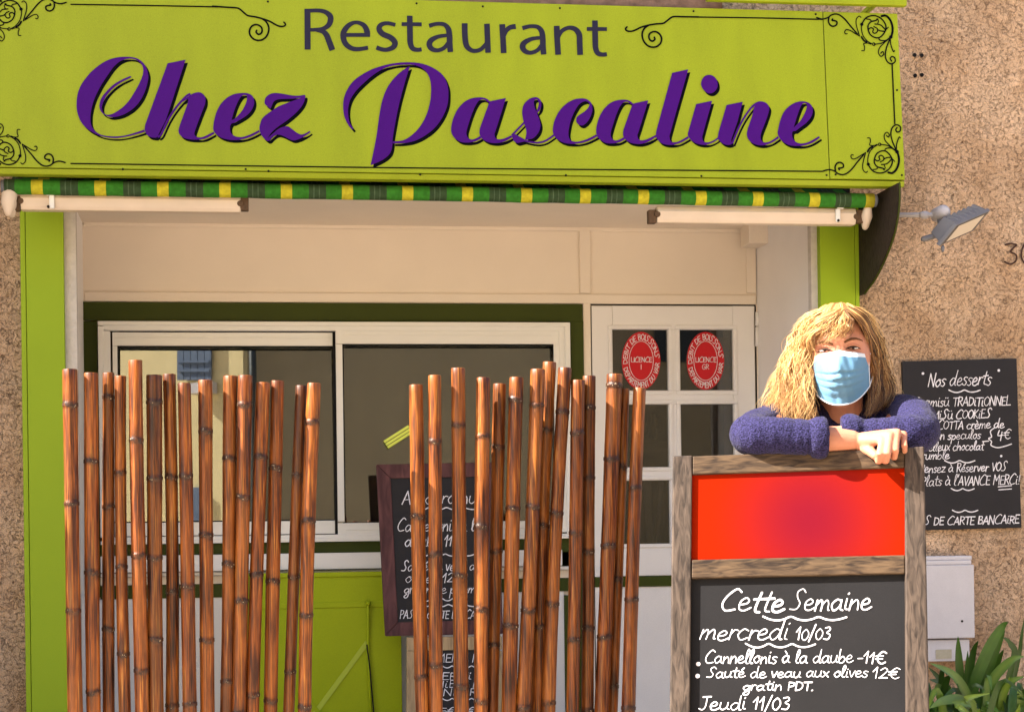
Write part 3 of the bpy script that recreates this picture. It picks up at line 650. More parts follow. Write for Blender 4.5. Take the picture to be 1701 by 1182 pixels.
# small white box in the recess corner
ub = empty('utility_box', P(1275, 385, .5), 'small cream wall box with two little valve pins in the upper right recess corner', 'wall box')
bm = NB(); pbox(bm, 1244, 364, 1285, 404, .62, .14); pbox(bm, 1285, 366, 1300, 402, .625, .13)
link('box_body', bm, M['beige'], ub, bevel=.004)
bm = NB()
for (x, y), (x2, y2) in (((1278, 371), (1286, 363)), ((1297, 386), (1309, 380))):
    bm = NB(); tube(bm, [P(x, y, .60), P(x2, y2, .57)], [.008, .008], 10); tube(bm, [P(x, y, .62), P(x, y, .605)], [.012, .012], 10); link('pin', bm, M['meter'], ub, smooth=True)

# ================================================================== FLOODLIGHT
fl = empty('floodlight', P(1575, 372, -.2), 'grey finned LED floodlight on a white bracket arm right of the sign', 'lamp')
Yf = -.28
bm = NB(); a0 = P(1490, 357, -.16); a1 = P(1552, 357, -.24)
tube(bm, [a0, a1], [.010, .010], 10); q = P(1536, 357, -.22); tube(bm, [q - Vector((.006, 0, 0)), q + Vector((.006, 0, 0))], [.016, .016], 10)
link('bracket_arm', bm, M['meter'], fl, smooth=True)
bm = NB(); jc = P(1562, 355, -.25); tube(bm, [jc + Vector((0, -.03, 0)), jc + Vector((0, .03, 0))], [.03, .03], 16); link('swivel_joint', bm, M['meter'], fl, smooth=True)
qa, qb, qc, qd = P(1560, 409, -.36), P(1592, 368, -.40), P(1646, 349, -.33), P(1617, 384, -.30)
qb = qa + (qc - qd)
nl = (qb - qa).cross(qd - qa).normalized()
if nl.y > 0: nl = -nl
ctr = (qa + qb + qc + qd) / 4
def inset(k, d): return [ctr + (v - ctr) * k + nl * d for v in (qa, qb, qc, qd)]
bm = NB(); prism(bm, inset(1, 0), -nl * .018)
prism(bm, inset(.8, -.019), -nl * .03)
link('housing', bm, M['grey'], fl, bevel=.003)
bm = NB()
u_ = (qb - qa); v_ = (qd - qa)
for k in range(7):
    o0 = qa + v_ * (.08 + .84 * k / 6) - nl * .018
    prism(bm, [o0 + u_ * .04, o0 + u_ * .96, o0 + u_ * .86 - nl * .055, o0 + u_ * .14 - nl * .055], v_.normalized() * .008)
link('cooling_fin', bm, M['grey'], fl)
bm = NB(); prism(bm, inset(.74, .0015), -nl * .002); link('lens', bm, M['lens'], fl)
bm = NB(); prism(bm, inset(.9, .0008), -nl * .001); link('lens_frame', bm, mat('brown_grey_gasket', S(96, 88, 84), .6, .2), fl)
bm = NB(); e0 = P(1534, 397, -.32); e1 = P(1562, 389, -.30); tube(bm, [e0, e1], [.011, .011], 8); tube(bm, [e1, jc], [.012, .012], 8); b0 = P(1566, 411, -.35); tube(bm, [b0, b0 + Vector((0, 0, -.012))], [.008, .006], 8)
link('yoke', bm, M['grey'], fl, smooth=True)

# ================================================================== stroke handwriting
GL = {
 'a': (1.0, "0.72,0.85 0.4,1 0.05,0.55 0.25,0.02 0.66,0.4 0.74,0.95;0.74,0.95 0.74,0.2 0.95,0.05"), 'b': (.9, "0.1,2 0.06,0.8 0.1,0.08 0.5,0 0.75,0.5 0.45,0.95 0.1,0.5"),
 'c': (.82, "0.7,0.85 0.35,1 0.03,0.5 0.3,0 0.75,0.2"), 'd': (1.05, "0.72,0.85 0.4,1 0.05,0.5 0.3,0 0.68,0.45 0.85,2;0.82,1.7 0.78,0.2 0.98,0.05"),
 'e': (.86, "0.05,0.45 0.5,0.55 0.62,0.8 0.4,1 0.1,0.7 0.12,0.15 0.45,0 0.85,0.25"), 'g': (.9, "0.7,0.85 0.4,1 0.05,0.55 0.3,0.05 0.68,0.5;0.74,0.95 0.72,-0.5 0.4,-0.95 0.1,-0.65 0.5,-0.1"),
 'h': (.9, "0.12,2 0.06,0;0.07,0.5 0.45,1 0.66,0.7 0.7,0.05"), 'i': (.42, "0.14,1 0.12,0.15 0.32,0.03;0.17,1.42 0.22,1.5"), 'j': (.5, "0.3,1 0.3,-0.6 0.0,-0.8"),
 'l': (.5, "0.05,0.3 0.42,1.5 0.3,2 0.12,1.3 0.15,0.15 0.42,0.05"), 'm': (1.2, "0.08,1 0.03,0;0.06,0.5 0.35,1 0.5,0.7 0.48,0;0.5,0.5 0.8,1 0.97,0.7 1.0,0.1 1.12,0.05"),
 'n': (.85, "0.08,1 0.03,0;0.06,0.5 0.42,1 0.62,0.7 0.66,0.05"), 'o': (.85, "0.4,1 0.05,0.5 0.35,0 0.72,0.5 0.4,1 0.7,0.9"), 'p': (.88, "0.1,1 0.03,-0.9;0.08,0.5 0.45,1 0.75,0.5 0.4,0 0.08,0.25"),
 'q': (.9, "0.7,0.85 0.4,1 0.05,0.55 0.3,0.05 0.7,0.5;0.74,0.95 0.72,-0.9"), 'r': (.62, "0.1,1 0.08,0;0.1,0.5 0.3,0.95 0.58,0.9"), 's': (.68, "0.6,0.9 0.3,1 0.1,0.75 0.52,0.35 0.33,0 0.03,0.1"),
 't': (.65, "0.36,1.75 0.26,0.25 0.58,0.05;0,1.15 0.65,1.22"), 'u': (.95, "0.08,1 0.06,0.25 0.35,0 0.66,0.4 0.72,1;0.72,1 0.7,0.2 0.9,0.05"), 'v': (.72, "0.03,1 0.28,0 0.45,0.4 0.65,1"),
 'x': (.74, "0.03,1 0.65,0;0.65,1 0.03,0"), 'z': (.75, "0.05,0.95 0.65,0.95;0.65,0.95 0.05,0.02;0.05,0.02 0.7,0.05"), 'C': (1.1, "1.05,1.6 0.7,1.85 0.2,1.2 0.05,0.5 0.35,0 0.95,0.12"), 'S': (1.05, "1.0,1.55 0.75,1.85 0.4,1.6 0.45,1.1 0.7,0.6 0.5,0.1 0.0,0.1"),
 'J': (.95, "0.25,1.65 0.95,1.7;0.62,1.68 0.55,0.4 0.3,0 0.0,0.15"), 'M': (1.15, "0.05,0 0.1,1.7;0.1,1.7 0.5,0.7;0.5,0.7 0.92,1.7;0.92,1.7 1.0,0"), 'N': (1.0, "0.05,0 0.08,1.65;0.08,1.65 0.8,0;0.8,0 0.82,1.7"),
 'A': (.95, "0.0,0 0.45,1.65;0.45,1.65 0.85,0;0.15,0.55 0.75,0.6"), 'B': (.85, "0.1,0 0.1,1.6;0.1,1.6 0.6,1.5 0.55,1.0 0.1,0.85;0.1,0.85 0.7,0.7 0.65,0.1 0.1,0"), 'D': (.95, "0.1,0 0.1,1.6;0.1,1.6 0.7,1.35 0.8,0.6 0.5,0.1 0.1,0"),
 'E': (.8, "0.1,1.6 0.1,0;0.1,1.6 0.7,1.6;0.1,0.85 0.6,0.85;0.1,0 0.72,0"), 'F': (.75, "0.1,1.6 0.1,0;0.1,1.6 0.7,1.6;0.1,0.85 0.6,0.85"), 'G': (1.0, "0.85,1.4 0.5,1.65 0.1,1.0 0.2,0.2 0.6,0 0.85,0.3;0.85,0.3 0.85,0.75;0.85,0.75 0.55,0.75"), 'H': (.9, "0.1,1.6 0.1,0;0.75,1.6 0.75,0;0.1,0.8 0.75,0.82"), 'I': (.35, "0.17,1.6 0.17,0"),
 'K': (.85, "0.1,1.6 0.1,0;0.7,1.6 0.12,0.8;0.12,0.8 0.75,0"), 'L': (.75, "0.1,1.7 0.1,0;0.1,0 0.75,0.03"), 'O': (1.0, "0.48,1.62 0.1,1.2 0.08,0.4 0.48,0 0.86,0.5 0.85,1.2 0.48,1.62"), 'P': (.82, "0.1,0 0.1,1.65;0.1,1.65 0.65,1.5 0.6,0.95 0.1,0.75"),
 'R': (.88, "0.1,0 0.1,1.65;0.1,1.65 0.65,1.5 0.6,0.95 0.1,0.8;0.3,0.8 0.8,0"), 'T': (.85, "0.42,1.6 0.42,0;0.0,1.6 0.85,1.62"), 'U': (.95, "0.1,1.6 0.1,0.4 0.45,0 0.8,0.4 0.82,1.6"), 'V': (.85, "0.05,1.6 0.4,0;0.4,0 0.8,1.65"), 'X': (.8, "0.05,1.6 0.7,0;0.7,1.6 0.05,0"),
 '0': (.85, "0.4,1.5 0.08,1.0 0.1,0.3 0.4,0 0.7,0.5 0.68,1.1 0.4,1.5"), '1': (.55, "0.0,0.95 0.35,1.6;0.35,1.6 0.3,0"), '2': (.85, "0.1,1.3 0.45,1.65 0.7,1.25 0.35,0.5 0.05,0.05;0.05,0.05 0.75,0.05"), '3': (.75, "0.1,1.5 0.5,1.6 0.6,1.25 0.3,0.9 0.65,0.6 0.5,0.05 0.05,0.1"),
 '4': (.85, "0.15,1.6 0.05,0.7 0.7,0.75;0.55,1.3 0.5,-0.2"), '5': (.8, "0.65,1.6 0.15,1.6;0.15,1.6 0.12,0.95 0.6,0.9 0.65,0.3 0.1,0"), '/': (.6, "0.5,1.9 0.0,-0.3"), '€': (1.05, "0.95,1.45 0.6,1.65 0.22,1.1 0.25,0.4 0.6,0 0.95,0.2;0.0,1.05 0.7,1.08;0.0,0.65 0.65,0.68"), '.': (.35, "0.1,0.0 0.17,0.05"), "'": (.3, "0.2,1.9 0.1,1.45"), '!': (.4, "0.2,1.7 0.17,0.5;0.15,0.1 0.2,0.05"), '-': (.6, "0.05,0.7 0.5,0.72"), ' ': (.55, ""),
}
for a_, b_, acc in (('é', 'e', ";0.35,1.25 0.6,1.6"), ('è', 'e', ";0.2,1.6 0.45,1.25"), ('à', 'a', ";0.25,1.65 0.5,1.25"), ('ü', 'u', ";0.15,1.45 0.2,1.5;0.5,1.45 0.55,1.5"), ('û', 'u', ";0.15,1.4 0.4,1.65")): GL[a_] = (GL[b_][0], GL[b_][1] + acc)
def write(bm, txt, x0, x1, base, xh, w, pl, lift, slope=-.02, slant=.14, jit=.08, rnd=None):
    rnd = rnd or random.Random(hash(len(txt)) + int(x0)); tot = sum(GL[ch][0] for ch in txt); k = (x1 - x0) / tot; x = x0
    for ch in txt:
        adv, g = GL[ch]; dy = rnd.uniform(-1, 1) * jit * xh; sc = 1 + rnd.uniform(-1, 1) * jit
        for st in g.split(';'):
            if not st: continue
            pts = []
            for q in st.split():
                a, b = (float(v) for v in q.split(','))
                X = x + a * k + b * xh * slant; pts.append((X, base + (X - x0) * slope - b * xh * sc + dy))
            brush(bm, pts, pl, lift, w * .76 * rnd.uniform(.7, 1.25), n=5)
        x += adv * k
def squig(bm, x0, x1, y, pl, lift, w, n=3, amp=3, slope=-.01):
    pts = []
    for i in range(n * 4 + 1):
        t = i / (n * 4); pts.append((x0 + (x1 - x0) * t, y + (x1 - x0) * t * slope + amp * (-1 if i % 4 == 0 else (.7 if i % 4 == 2 else 0.2)) * (1 - .3 * t)))
    brush(bm, pts, pl, lift, w, n=4)

# ================================================================== licence plates on the door glass
def oval(cx, cy, rx, ry, name2, label):
    pl = YP(Yd + .012); root = empty('licence_plate', pl.pt(cx, cy), label, 'sign', 'licence plates on the door')
    bm = NB(); N = 40
    prism(bm, [pl.pt(cx + rx * math.cos(2 * math.pi * k / N), cy + ry * math.sin(2 * math.pi * k / N)) for k in range(N)], (0, .005, 0)); link('plate', bm, M['redoval'], root)
    bm = NB()
    brush(bm, [(cx + rx * .63 * math.cos(2 * math.pi * k / 30), cy + ry * .68 * math.sin(2 * math.pi * k / 30)) for k in range(31)], pl, .001, .9, smooth=False)
    def arc(txt, a0, a1, up):
        tot = sum(GL[ch][0] for ch in txt); s = 0
        for ch in txt:
            adv, g = GL[ch]; am = a0 + (a1 - a0) * (s + adv * .0) / tot; k = (a1 - a0) / tot
            for st in g.split(';'):
                if not st: continue
                pts = []
                for q in st.split():
                    a, b = (float(v) for v in q.split(','))
                    an = R_(a0 + (a1 - a0) * (s + a) / tot); rad = (.70 + .12 * b) if up else (.91 - .12 * b)
                    pts.append((cx + rx * rad * 1.04 * math.cos(an), cy - ry * (rad * 1.0 + .03) * math.sin(an)))
                brush(bm, pts, pl, .001, 1.1, n=3)
            s += adv
    arc('DEBIT DE BOISSONS', 188, 6, True); arc('DEPARTEMENT DU VAR', 196, 356, False)
    write(bm, 'LICENCE', cx - 17, cx + 18, cy + 2, 4.6, 1.3, pl, .001, 0, 0, 0); w2 = 4 if name2 == 'I' else 12
    write(bm, name2, cx - w2 / 2, cx + w2 / 2, cy + 14, 5, 1.3, pl, .001, 0, 0, 0)
    link('plate_lettering', bm, M['chalk'], root)
oval(1065, 599, 32, 48, 'I', 'red oval drinks licence plate reading LICENCE I'); oval(1172, 599, 31, 48, 'GR', 'red oval drinks licence plate reading LICENCE GR')

# lime strip before the pane for a lime mark seen in its glass, and things seen through the door glass
bm = NB(); A0, A1 = P(641, 738, Yb - .045), P(682, 712, Yb - .045)
d = (A1 - A0).normalized(); s_ = Vector((0, -1, 0)).cross(d).normalized() * .014
for k in (-1, 0, 1): prism(bm, [A0 + s_ * (k - .4), A1 + s_ * (k - .4), A1 + s_ * (k + .4), A0 + s_ * (k + .4)], (0, .006, 0))
tag(link('lime_strip', bm, mat('bright_lime', S(238, 248, 110), .5, .3)), 'short lime yellow slatted strip slanting across the right window pane', 'slat')
bm = NB(); rod(bm, P(1075, 800, 1.3), P(1092, 1100, 1.3), .02); rod(bm, P(1098, 800, 1.32), P(1084, 1100, 1.32), .012)
tag(link('stand_pole', bm, M['meter'], smooth=True), 'pale slanting stand legs behind the lower door glass', 'stand')
bm = NB(); pbox(bm, 1185, 560, 1230, 646, 1.5, .2); pbox(bm, 1160, 632, 1230, 648, 1.4, .05)
tag(link('shelf_unit', bm, mat('ochre_wood', S(196, 140, 60), .6, .2, .3, 20)), 'ochre shelf seen through the upper right door pane', 'shelf')
bm = NB()
for i, (x, y) in enumerate(((1075, 700), (1088, 706), (1096, 712), (1070, 716), (1085, 724))): q = P(x, y, 1.25); tube(bm, [q, q + Vector((0, 0, .05))], [.018, .012], 8)
bx(bm, P(1058, 735, 1.3).x, P(1108, 735, 1.3).x, 1.22, 1.4, P(1080, 745, 1.3).z, P(1080, 735, 1.3).z)
tag(link('bottle_tray', bm, mat('dark_glassware', S(60, 50, 36), .2, .5, .4, 30)), 'dark bottles on a small tray behind the middle door pane', 'tray')

# lime service hatch hanging under the window
hat = empty('service_hatch', P(540, 1100, .62), 'lime green wooden hatch with diagonal strap hanging below the window', 'hatch')
Yh = .62
bm = NB(); pbox(bm, 412, 957, 668, 1330, Yh, .03); link('hatch_board', bm, M['limehatch'], hat, bevel=.003)
bm = NB(); pbox(bm, 409, 950, 671, 957.5, Yh - .01, .04); pbox(bm, 412, 1000, 668, 1009, Yh - .006, .0055); link('rail', bm, M['limehatch'], hat, bevel=.002)
bm = NB(); hp = YP(Yh)
def strip(x0, y0, x1, y1, w, th=.004, lift=.001):
    dx, dy = x1 - x0, y1 - y0; l_ = math.hypot(dx, dy); nx, ny = -dy / l_ * w / 2, dx / l_ * w / 2
    prism(bm, [hp.pt(x0 + nx, y0 + ny, lift), hp.pt(x1 + nx, y1 + ny, lift), hp.pt(x1 - nx, y1 - ny, lift), hp.pt(x0 - nx, y0 - ny, lift)], (0, -th, 0))
strip(610, 1066, 520, 1188, 8); link('brace', bm, mat('pale_lime_paint', S(176, 190, 60), .5, .3), hat)
bm = NB(); strip(500, 1150, 560, 1215, 7, lift=.006); link('brace', bm, M['limehatch'], hat)
bm = NB(); tube(bm, [hp.pt(611, 1000, .02), hp.pt(611, 1075, .014), hp.pt(616, 1200, .014)], [.006, .0055, .005], 8); c0 = hp.pt(611, 1001, .012); tube(bm, [c0, c0 + Vector((0, -.012, 0))], [.011, .011], 10)
link('hook_rod', bm, M['limehatch'], hat, smooth=True)
bm = NB(); tube(bm, [hp.pt(609, 1070, .02), hp.pt(614, 1110, .02), hp.pt(622, 1200, .02)], [.003] * 3, 6); link('cord', bm, M['darkgap'], hat)

# ================================================================== CHALKBOARDS
# desserts board on the wall
pl = Plane(P(1600, 740, -.022), (0, -1, 0))
db = empty('dessert_board', pl.pt(1600, 878), 'black frameless chalkboard listing Nos desserts on the wall right of the woman', 'chalkboard')
bm = NB(); prism(bm, [pl.pt(x, y) for x, y in ((1499, 600), (1689, 595), (1697, 876), (1507, 881))], (0, .018, 0)); bd = link('board', bm, M['slate'], db, bevel=.002)
bm = NB(); lf = .0008
def wr(*a, **k): write(bm, *a, pl, lf, **k)
wr('Nos desserts', 1541, 1646, 642, 13, 2.1, slope=-.03, slant=.2); disc(bm, 1533, 620, 2.2, pl, lf); disc(bm, 1659, 615, 2.2, pl, lf)
squig(bm, 1576, 1628, 650, pl, lf, 2, 2, 2.6)
wr('Tiramisü TRADiTiONNEL', 1517, 1678, 675, 8.8, 1.9, slope=-.012); wr('TiRAMiSü COOKiES', 1520, 1646, 697, 8.4, 1.9, slope=-.025); wr('PANNA COTTA crème de', 1508, 1668, 714, 8, 1.8, slope=-.022)
wr('citron speculos', 1532, 1629, 731, 8, 1.8, slope=-.03); wr('4€', 1656, 1679, 729, 9.5, 2, slope=-.02)
brush(bm, [(1652, 710), (1645, 716), (1647, 725), (1642, 728), (1647, 733), (1646, 739), (1656, 743), (1668, 741), (1680, 737)], pl, lf, 1.8)
wr('Moelleux chocolat', 1526, 1634, 749, 8, 1.8, slope=-.02); brush(bm, [(1632, 733), (1642, 732)], pl, lf, 1.8); wr('crumble', 1524, 1577, 763, 8, 1.8, slope=-.03); disc(bm, 1663, 757, 2, pl, lf)
squig(bm, 1569, 1619, 767, pl, lf, 2, 2, 2.6); wr('Pensez à Réserver VOS', 1528, 1672, 785, 8.4, 1.9, slope=-.025); wr("Plats à l'AVANCE MERCi!", 1530, 1694, 807, 9.2, 1.9, slope=-.022)
squig(bm, 1580, 1618, 813, pl, lf, 1.9, 2, 2.2); brush(bm, [(1658, 808), (1680, 806)], pl, lf, 1.6); brush(bm, [(1659, 813), (1680, 811.5)], pl, lf, 1.6)
squig(bm, 1582, 1624, 849, pl, lf, 2, 2, 2.2); wr('PAS DE CARTE BANCAiRE', 1517, 1693, 872, 8, 2.2, slope=-.02)
link('chalk_writing', bm, M['chalk'], bd)
# plum framed board hung in front of the window
pl = Plane(P(730, 900, .48), (0, -1, .06))
hb = empty('framed_chalkboard', pl.pt(735, 1055), 'plum framed chalkboard headed Aujourd hui behind the bamboo poles', 'chalkboard')
o4 = [(625, 771), (826, 767), (836, 1052), (640, 1056)]; i4 = [(649, 794), (803, 791), (811, 1029), (661, 1033)]
bm = NB()
for k in range(4): prism(bm, [pl.pt(*o4[k]), pl.pt(*o4[(k + 1) % 4]), pl.pt(*i4[(k + 1) % 4]), pl.pt(*i4[k])], (0, .028, 0))
link('frame', bm, M['purplewood'], hb, bevel=.004)
bm = NB(); prism(bm, [pl.pt(x, y, -.008) for x, y in ((644, 789), (808, 786), (816, 1034), (656, 1038))], (0, .012, 0)); bd = link('board', bm, M['slate'], hb)
bm = NB(); lf = -.007
for tx, x0, x1, b_, xh, w in (("Aujourd'hui", 668, 800, 836, 13, 2), ('Cannellonis à la', 660, 800, 882, 11, 1.9), ('daube 11€', 672, 764, 907, 11, 1.9), ('Sauté de veau aux', 667, 806, 948, 9.5, 1.9), ('olives 12€', 673, 768, 967, 9.5, 1.9), ('gratin de pommes', 671, 806, 985, 8.5, 1.8), ('PAS DE CARTE BANCAiRE', 664, 806, 1027, 8, 1.8)):
    write(bm, tx, x0, x1, b_, xh, w, pl, lf, slope=-.008)
for x0, x1, y in ((684, 800, 845), (690, 790, 922), (700, 770, 996), (690, 800, 1006)): squig(bm, x0, x1, y, pl, lf, 1.8, 4, 2.6)
link('chalk_writing', bm, M['chalk'], bd)
# small easel board beneath
pl = Plane(P(740, 1150, .40), (0, -1, .12))
es = empty('menu_easel', P(740, 1320, .40), 'small pale pine easel chalkboard with the MENU under the plum framed board', 'easel')
bm = NB()
for q in ([(676, 1058), (834, 1056), (834, 1078), (676, 1080)], [(676, 1080.5), (694, 1080.5), (693, 1345), (674, 1345)], [(816, 1080.5), (834, 1080.5), (836, 1345), (817, 1345)], [(694.3, 1290), (816.7, 1290), (816.7, 1306), (694.3, 1306)]): prism(bm, [pl.pt(*p) for p in q], (0, .025, 0))
link('frame', bm, M['palewood'], es, bevel=.003)
bm = NB(); prism(bm, [pl.pt(x, y, -.008) for x, y in ((690, 1076), (820, 1076), (820, 1294), (690, 1294))], (0, .01, 0)); bd = link('board', bm, M['slate'], es)
bm = NB()
for q in ((690, .7), (820, .7)):
    bm = NB(); a_ = pl.pt(q[0], 1070, -.03); rod(bm, a_, (a_.x, .78, .01), .012); link('rear_leg', bm, M['palewood'], es)
bm = NB()
for tx, x0, x1, b_, xh in (('MENU Mi', 724, 806, 1099, 8), ('MERCi V', 716, 806, 1128, 7), ('HiER M', 722, 806, 1141, 7), ('MiNiT RE', 712, 806, 1155, 7), ('15€ 5€', 724, 790, 1186, 7)): write(bm, tx, x0, x1, b_, xh, 1.7, pl, -.007, slope=-.01)
squig(bm, 735, 800, 1107, pl, -.007, 1.6, 4, 2); squig(bm, 735, 800, 1161, pl, -.007, 1.6, 4, 2)
link('chalk_writing', bm, M['chalk'], bd)

# ---- A-frame board the woman leans on
TH, LEAN = R_(12), R_(11)
nb = Vector((-math.sin(TH) * math.cos(LEAN), -math.cos(TH) * math.cos(LEAN), math.sin(LEAN)))
BP = Plane(P(1330, 757, -2.95), nb)
ab = empty('pavement_board', BP.pt(1325, 1560), 'tall weathered wood pavement board with red panel and Cette Semaine chalk menu', 'pavement board')
D = -nb * .028
def bplank(name, quad, m, lift=0, lab=None):
    bm = NB(); prism(bm, [BP.pt(x, y, lift) for x, y in quad], D); o = link(name, bm, m, ab, bevel=.003)
    if lab: o['label'] = lab
    return o
def lx(y, a, b): return a + (b - a) * (y - 757) / 425.0
yb_ = 1565
bplank('stile', [(1118, 757), (1150, 756), (lx(yb_, 1150, 1146), yb_), (lx(yb_, 1118, 1113), yb_)], M['greywood_v'], .002)
bplank('stile', [(1503, 743), (1535, 741), (lx(yb_, 1535, 1543.5), yb_), (lx(yb_, 1503, 1505), yb_)], M['greywood_v'], .002)
bplank('rail', [(1150.3, 757), (1502.7, 744), (1502.7, 776), (1150, 788)], M['greywood_h'], 0, 'shaded top rail under the crossed arms')
bplank('rail', [(1149, 929), (1503.5, 921), (1503.5, 952), (1148.5, 960)], M['greywood_h'], 0, 'grained middle rail below the red panel')
bplank('rail', [(1146, 1480), (1506, 1480), (1507, 1512), (1146, 1512)], M['greywood_h'])
mred = bpy.data.materials.new('red_poster'); mred.use_nodes = True; t = mred.node_tree; b = t.nodes['Principled BSDF']; b.inputs['Roughness'].default_value = 1; b.inputs['Specular IOR Level'].default_value = .05
cR = BP.pt(1345, 862)
tc = t.nodes.new('ShaderNodeTexCoord'); vm = t.nodes.new('ShaderNodeVectorMath'); vm.operation = 'DISTANCE'; vm.inputs[1].default_value = cR; t.links.new(tc.outputs['Object'], vm.inputs[0])
rp = t.nodes.new('ShaderNodeValToRGB'); t.links.new(vm.outputs['Value'], rp.inputs[0]); rp.color_ramp.interpolation = 'EASE'
rp.color_ramp.elements[0].position = .0; rp.color_ramp.elements[0].color = S(104, 15, 30); rp.color_ramp.elements[1].position = .24; rp.color_ramp.elements[1].color = S(136, 25, 1)
t.links.new(rp.outputs[0], b.inputs['Base Color'])
bm = NB(); prism(bm, [BP.pt(x, y, -.008) for x, y in ((1147, 784), (1506, 772), (1506, 926), (1146, 934))], -nb * .008); link('red_panel', bm, mred, ab)
bm = NB(); prism(bm, [BP.pt(x, y, -.012) for x, y in ((1145, 955), (1507, 948), (1510, 1490), (1143, 1490))], -nb * .008); bd = link('slate', bm, M['slate2'], ab)
bm = NB(); lf = -.011
def wr(tx, x0, x1, b_, xh, w, **k): write(bm, tx, x0, x1, b_, xh, w, BP, lf, slope=k.pop('slope', -.004), **k)
wr('Cette', 1196, 1302, 1013, 20, 4.2, slant=.3, slope=.02); wr('Semaine', 1312, 1448, 1012, 18, 3, slant=.2)
squig(bm, 1268, 1407, 1026, BP, lf, 2.9, 3, 4, 0); wr('mercredi', 1162, 1310, 1061, 17, 2.6, slant=.3); wr('10/03', 1322, 1380, 1061, 13, 2.7)
squig(bm, 1239, 1355, 1071, BP, lf, 2.6, 3, 4, 0)
wr('Cannellonis à la daube', 1171, 1418, 1100, 11.4, 2.5); wr('-11€', 1424, 1473, 1100, 11.5, 2.6); wr('Sauté de veau aux olives', 1174, 1443, 1124, 9.6, 2.5); wr('12€', 1450, 1496, 1125, 11, 2.7)
wr('gratin PDT.', 1234, 1353, 1145, 8.6, 2.5); wr('Jeudi 11/03', 1161, 1312, 1177, 12.5, 2.7); wr('à la POELE', 1186, 1330, 1205, 11, 2.6)
disc(bm, 1160, 1101, 3.6, BP, lf); disc(bm, 1159, 1121, 3.8, BP, lf)
link('chalk_writing', bm, M['chalk'], bd)
bm = NB()   # rear frame of the stand
for x in (1135, 1518):
    a_ = BP.pt(x, 770, -.032); e_ = Vector((a_.x + nb.x * -.85, a_.y - nb.y * .85 * .9, .0)); e_ = Vector((a_.x + .16, a_.y + .62, 0))
    bm = NB(); s2 = Vector((.018, 0, 0)); prism(bm, [a_ - s2, a_ + s2, e_ + s2, e_ - s2], (0, .022, 0)); link('rear_leg', bm, M['greywood_v'], ab)

# ================================================================== METER BOX
mb = empty('meter_box', P(1575, 1098, -.06), 'grey white electricity meter box on the wall behind the plant', 'meter box')
bm = NB(); pbox(bm, 1512, 938, 1619, 1060, -.085, .083); link('cover', bm, M['meter'], mb, bevel=.004)
bm = NB(); pbox(bm, 1512, 923, 1615, 930, -.07, .068); pbox(bm, 1512, 930.2, 1614, 937.6, -.078, .076); link('lid', bm, M['meter'], mb, bevel=.004)
bm = NB(); pbox(bm, 1512, 1062, 1611, 1098, -.07, .068); lo = link('lower_box', bm, M['meter'], mb, bevel=.004)
bm = NB(); pbox(bm, 1555, 1078, 1581, 1093, -.074, .004); link('label_window', bm, M['meterwin'], lo)
bm = NB(); q = P(1598, 1031, -.085); rod(bm, q + Vector((0, -.002, 0)), q + Vector((0, .01, 0)), .005, 8); link('lock', bm, M['darkgap'], mb)

# ================================================================== PLANT
def leafmat():
    m = bpy.data.materials.new('strap_leaf'); m.use_nodes = True; t = m.node_tree; L = t.links.new; b = t.nodes['Principled BSDF']; b.inputs['Roughness'].default_value = .38; b.inputs['Specular IOR Level'].default_value = .4
    at = t.nodes.new('ShaderNodeAttribute'); at.attribute_name = 'tone'
    rp = t.nodes.new('ShaderNodeValToRGB'); L(at.outputs['Fac'], rp.inputs[0]); e = rp.color_ramp.elements; e[0].color = S(30, 56, 16); e[1].color = S(128, 152, 54)
    x = e.new(.55); x.color = S(58, 94, 28)
    nz = t.nodes.new('ShaderNodeTexNoise'); nz.inputs['Scale'].default_value = 30; tc = t.nodes.new('ShaderNodeTexCoord'); L(tc.outputs['Object'], nz.inputs[0])
    mr = t.nodes.new('ShaderNodeMapRange'); mr.inputs[3].default_value = .75; mr.inputs[4].default_value = 1.25; L(nz.outputs[0], mr.inputs[0])
    mx = t.nodes.new('ShaderNodeMix'); mx.data_type = 'RGBA'; mx.blend_type = 'MULTIPLY'; mx.inputs[0].default_value = 1; L(rp.outputs[0], mx.inputs[6]); L(mr.outputs[0], mx.inputs[7]); L(mx.outputs[2], b.inputs['Base Color'])
    b.inputs['Transmission Weight'].default_value = 0
    return m
ML = leafmat()
Yp = -1.0
plant = empty('leafy_plant', P(1650, 1300, Yp) * 1, 'clump of glossy green strap leaves growing by the meter box', 'plant')
plant.location.z = 0
bm = NB(); tones = []
def leaf(pts, w, tone, nrm=Vector((0, -1, .35))):
    pts = [Vector(p) for p in pts]; q = [Vector(v) for v in crom([tuple(p) for p in pts], n=5)]; n = len(q); rows_ = []
    for i, p in enumerate(q):
        t_ = (q[min(n - 1, i + 1)] - q[max(0, i - 1)]).normalized(); s = t_.cross(nrm).normalized(); f = i / (n - 1)
        ww = w * (min(1, .45 + 2.2 * f) * (1 - max(0, (f - .45) / .55) ** 1.8)); ww = max(ww, .0008)
        up = s.cross(t_).normalized()
        rows_.append([bm.verts.new(p - s * ww + up * ww * .25), bm.verts.new(p), bm.verts.new(p + s * ww + up * ww * .25)])
        tones.extend([tone * .95, min(1, tone * 1.15), tone * .95])
    for i in range(n - 1):
        for k in range(2): bm.faces.new((rows_[i][k], rows_[i][k + 1], rows_[i + 1][k + 1], rows_[i + 1][k]))
def LP(pts, w, tone, Y=Yp, dY=-.1):
    n = len(pts); leaf([P(1530 + x / 6.5, 1000 + y / 6.5, Y + dY * (i / (n - 1)) + .05 * random.uniform(-1, 1) * 0) for i, (x, y) in enumerate(pts)], w, tone)
